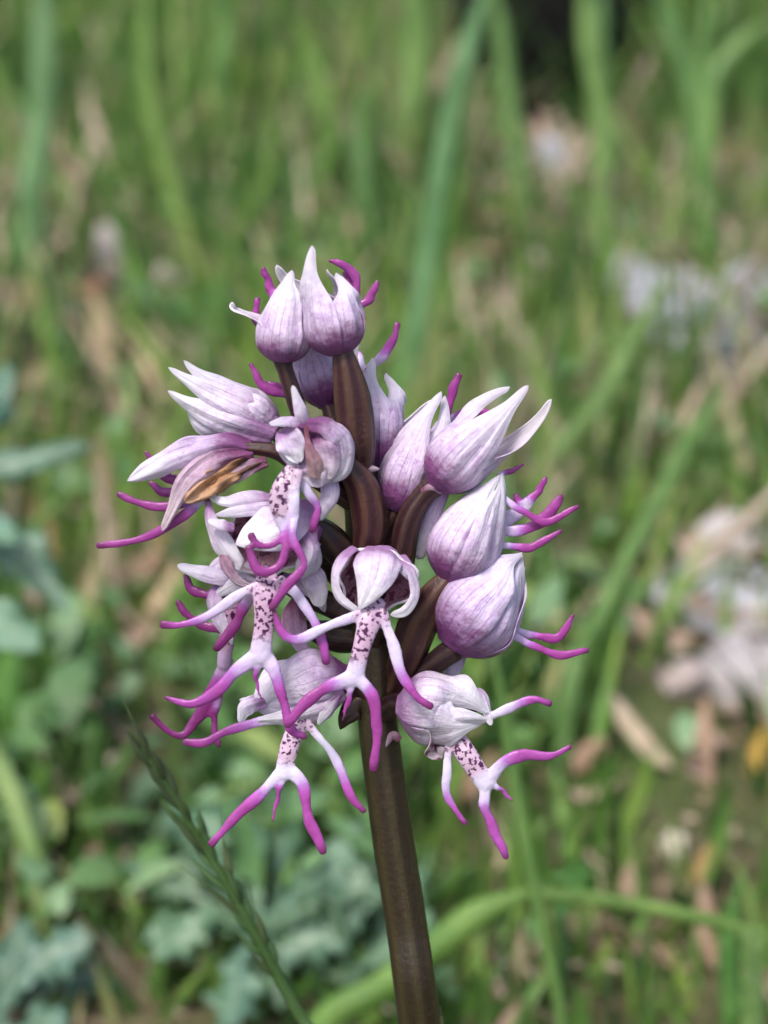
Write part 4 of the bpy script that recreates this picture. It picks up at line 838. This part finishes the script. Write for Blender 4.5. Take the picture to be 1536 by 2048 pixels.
lip(f, [(600, 1440, 80, 26), (580, 1490, 92, 27), (566, 1550, 95, 24)],
    [[(600, 1442, 80, 12), (530, 1440, 84, 12), (450, 1465, 92, 13), (410, 1485, 94, 13), (370, 1484, 94, 11)],
     [(610, 1440, 82, 10), (650, 1490, 85, 11), (685, 1545, 90, 12), (702, 1595, 92, 13), (728, 1622, 92, 12)],
     [(560, 1545, 94, 13), (525, 1585, 96, 14), (480, 1625, 98, 14), (423, 1688, 100, 12)],
     [(578, 1540, 94, 15), (608, 1572, 98, 15), (614, 1632, 102, 14), (632, 1665, 102, 15), (646, 1704, 102, 12)],
     [(566, 1555, 95, 9), (555, 1595, 94, 7), (545, 1645, 92, 4)]])
# F14, behind the right hand pair
f = flower((790, 1022, -15))
hood(f, (790, 1026, -15), (862, 830, -25), 56, [(-30, 60, (884, 783, -5), 2, 'sepal'), (60, 66, (889, 790, -25), 1.5, 'sepal'), (235, 65, (862, 800, -45), 1.5, 'sepal')], seed=14, fat=0.38)
lip(f, [(840, 920, -60, 20), (880, 850, -70, 16)], [[(885, 865, -55, 13), (896, 815, -50, 13), (906, 780, -48, 13), (918, 750, -46, 10)], [(890, 850, -80), (940, 820, -85), (992, 832, -80)]], mag=1.5)
ovary(f, [(752, 1120, -20, 20), (768, 1080, -20, 20), (790, 1022, -15, 18)])
# F13, upper right with three spread points
f = flower((868, 972, 40), 'flower with three spread white points, upper right')
hood(f, (866, 976, 40), (985, 838, 45), 64, [(5, 56, (1057, 770, 55), 2.5, 'sepal'), (98, 58, (1104, 798, 40), 0, 'sepal'), (-88, 56, (1020, 773, 30), 0, 'sepal'), (180, 70, None, -2, 'petal')], seed=13, fat=0.4)
ovary(f, [(798, 1190, 10, 28), (803, 1120, 22, 28), (818, 1040, 34, 27), (846, 992, 38, 24), (868, 972, 40, 26)], color=(0.75, 0.65, 0.7, 1))
spur(f, [(885, 985, 15, 14), (862, 1040, 5, 17), (838, 1110, -5, 12)])
bract(f, [(842, 985, 60, 8), (866, 974, 66, 10), (884, 988, 58, 3)])
# F15
f = flower((897, 1160, 45), 'egg shaped flower, middle right')
hood(f, (893, 1165, 45), (975, 985, 50), 72, [(-32, 64, (999, 950, 55), 0, 'sepal'), (58, 58, (1003, 945, 48), 2.5, 'sepal'), (140, 60, None, 0, 'petal'), (225, 70, (985, 960, 20), 0, 'sepal')], seed=15, fat=0.4, closed=True)
lip(f, [(980, 1050, 10, 24), (1020, 1035, 5, 22), (1055, 1010, 0, 16)], [[(1000, 990, 40, 8), (1045, 1022, 45, 10), (1090, 1044, 45, 11), (1156, 1013, 42, 9)], [(1000, 1062, 20, 12), (1055, 1058, 22, 15), (1095, 1030, 22, 16), (1122, 993, 22, 12)],
    [(985, 1088, 30, 10), (1050, 1096, 34, 11), (1085, 1083, 34, 11), (1122, 1062, 34, 9)], [(1050, 1010, 0, 14), (1075, 985, 0, 11), (1092, 955, 0, 9)], [(1000, 950, 20, 9), (1022, 942, 20, 8), (1046, 930, 20, 7)], [(1040, 1012, 5, 10), (1032, 990, 5, 9)]], mag=1.25, spots=0)
ovary(f, [(790, 1380, 5, 28), (815, 1310, 22, 38), (840, 1240, 34, 42), (872, 1190, 42, 34), (896, 1160, 45, 26)], color=(1.2, 1.05, 0.85, 1), ridge=0.1)
# F16
f = flower((907, 1300, 35), 'largest egg shaped flower, lower right')
hood(f, (900, 1298, 35), (1040, 1125, 40), 88, [(-38, 64, (1046, 1106, 52), 2.5, 'sepal'), (54, 58, (1046, 1110, 44), 0, 'sepal'), (120, 60, None, 1.5, 'petal'), (220, 75, (1040, 1108, 20), 0, 'sepal')], seed=16, fat=0.4, closed=True, color=(0.94, 0.92, 0.98, 1))
lip(f, [(1000, 1250, 0, 20), (1035, 1262, 0, 16)], [[(1035, 1262, 10, 9), (1085, 1275, 15, 11), (1120, 1272, 16, 12), (1146, 1230, 16, 9)], [(1020, 1268, 25, 9), (1070, 1292, 28, 10), (1112, 1310, 30, 12), (1176, 1300, 28, 9)]], mag=1.2, spots=0)
ovary(f, [(800, 1400, 0, 24), (845, 1350, 18, 26), (880, 1318, 30, 26), (906, 1300, 36, 28)], color=(0.55, 0.5, 0.5, 1), ridge=0.05)
spur(f, [(920, 1310, 10, 14), (905, 1345, 0, 16), (885, 1385, -5, 10)])
# F17, lowest right
f = flower((805, 1405, 70), 'lowest flower on the right, lip spread like a figure')
hood(f, (795, 1415, 70), (955, 1425, 100), 72, [(-55, 85, (978, 1428, 105), 3, 'sepal'), (25, 82, (966, 1446, 118), 0, 'sepal'), (110, 78, (890, 1498, 110), 0, 'sepal'), (200, 70, None, 0, 'petal')], outer='white', inner='throat', seed=17, fat=0.42)
make_petal(f, [(935, 1400, 100, 12), (965, 1390, 100, 14), (985, 1450, 105, 7)], (0.6, 0, 1), 'white', 'white', 'petal', 0.4, 0.2, 171)
make_petal(f, [(815, 1440, 110, 14), (860, 1450, 138, 26), (920, 1440, 140, 24), (975, 1440, 125, 5)], (0, -0.4, 1), 'white', 'petal_in', 'sepal', 0.4, 0.08, 172)
ovary(f, [(760, 1430, 20, 24), (785, 1412, 45, 26), (805, 1408, 66, 24)], color=(0.6, 0.5, 0.55, 1))
lip(f, [(910, 1475, 100, 30), (940, 1520, 118, 30), (972, 1570, 122, 26)],
    [[(960, 1440, 90, 11), (990, 1430, 100, 12), (1035, 1408, 106, 12), (1068, 1400, 108, 12), (1100, 1407, 108, 11)],
     [(900, 1485, 105, 11), (893, 1540, 112, 11), (898, 1600, 116, 11), (930, 1646, 118, 9)],
     [(980, 1555, 120, 16), (1010, 1525, 124, 16), (1055, 1508, 126, 14), (1100, 1513, 128, 12), (1140, 1494, 128, 9)],
     [(970, 1575, 122, 14), (972, 1625, 124, 13), (998, 1680, 126, 13), (1012, 1715, 126, 12)],
     [(985, 1568, 120, 9), (1005, 1582, 120, 7), (1026, 1602, 118, 4)]])
bract(f, [(800, 1480, 45, 8), (785, 1470, 40, 10), (770, 1495, 40, 3)])
# F12, centre front
f = flower((755, 1150, 80), 'flower facing the viewer at the centre, lip spread like a figure')
bowl(f, (755, 1160, 120), 80, 66, 62, (-0.1, -0.12, 1), 1.7, seed=12)
make_petal(f, [(758, 1088, 120, 40), (756, 1112, 172, 52), (748, 1150, 196, 44), (734, 1188, 200, 26), (718, 1220, 194, 4)], (0, 0.3, 1), 'white', 'petal_in', 'sepal', 0.35, 0.05, 121)
make_petal(f, [(710, 1092, 128, 12), (685, 1112, 150, 15), (668, 1150, 165, 12), (678, 1195, 172, 11), (722, 1228, 170, 8)], (-0.7, 0.1, 1), 'white', 'petal_in', 'sepal', 0.3, 0.06, 122)
make_petal(f, [(805, 1108, 125, 14), (825, 1145, 150, 14), (832, 1190, 158, 12), (812, 1222, 165, 12), (780, 1230, 166, 7)], (0.7, 0.1, 1), 'white', 'petal_in', 'sepal', 0.3, 0.06, 123)
make_petal(f, [(790, 1120, 150, 8), (812, 1145, 158, 9), (835, 1165, 140, 6)], (0.5, 0.3, 1), 'white', 'white', 'petal', 0.4, 0.1, 124)
ovary(f, [(742, 1290, 10, 26), (745, 1230, 40, 30), (752, 1160, 75, 24)], color=(0.6, 0.55, 0.5, 1))
lip(f, [(752, 1205, 160, 28), (738, 1245, 182, 32), (722, 1300, 190, 25), (708, 1358, 190, 28)],
    [[(735, 1222, 178, 13), (690, 1240, 184, 13), (640, 1260, 188, 13), (595, 1278, 190, 13), (562, 1262, 190, 12), (548, 1222, 188, 9)],
     [(765, 1225, 176, 13), (785, 1290, 184, 14), (806, 1350, 192, 14), (830, 1392, 196, 14), (862, 1413, 198, 11)],
     [(705, 1355, 190, 19), (655, 1375, 194, 16), (612, 1405, 198, 15), (573, 1452, 200, 12)],
     [(715, 1355, 190, 18), (742, 1390, 194, 14), (754, 1435, 198, 14), (752, 1490, 200, 14), (747, 1540, 200, 11)],
     [(706, 1362, 190, 9), (697, 1400, 188, 8), (684, 1444, 186, 4)]])
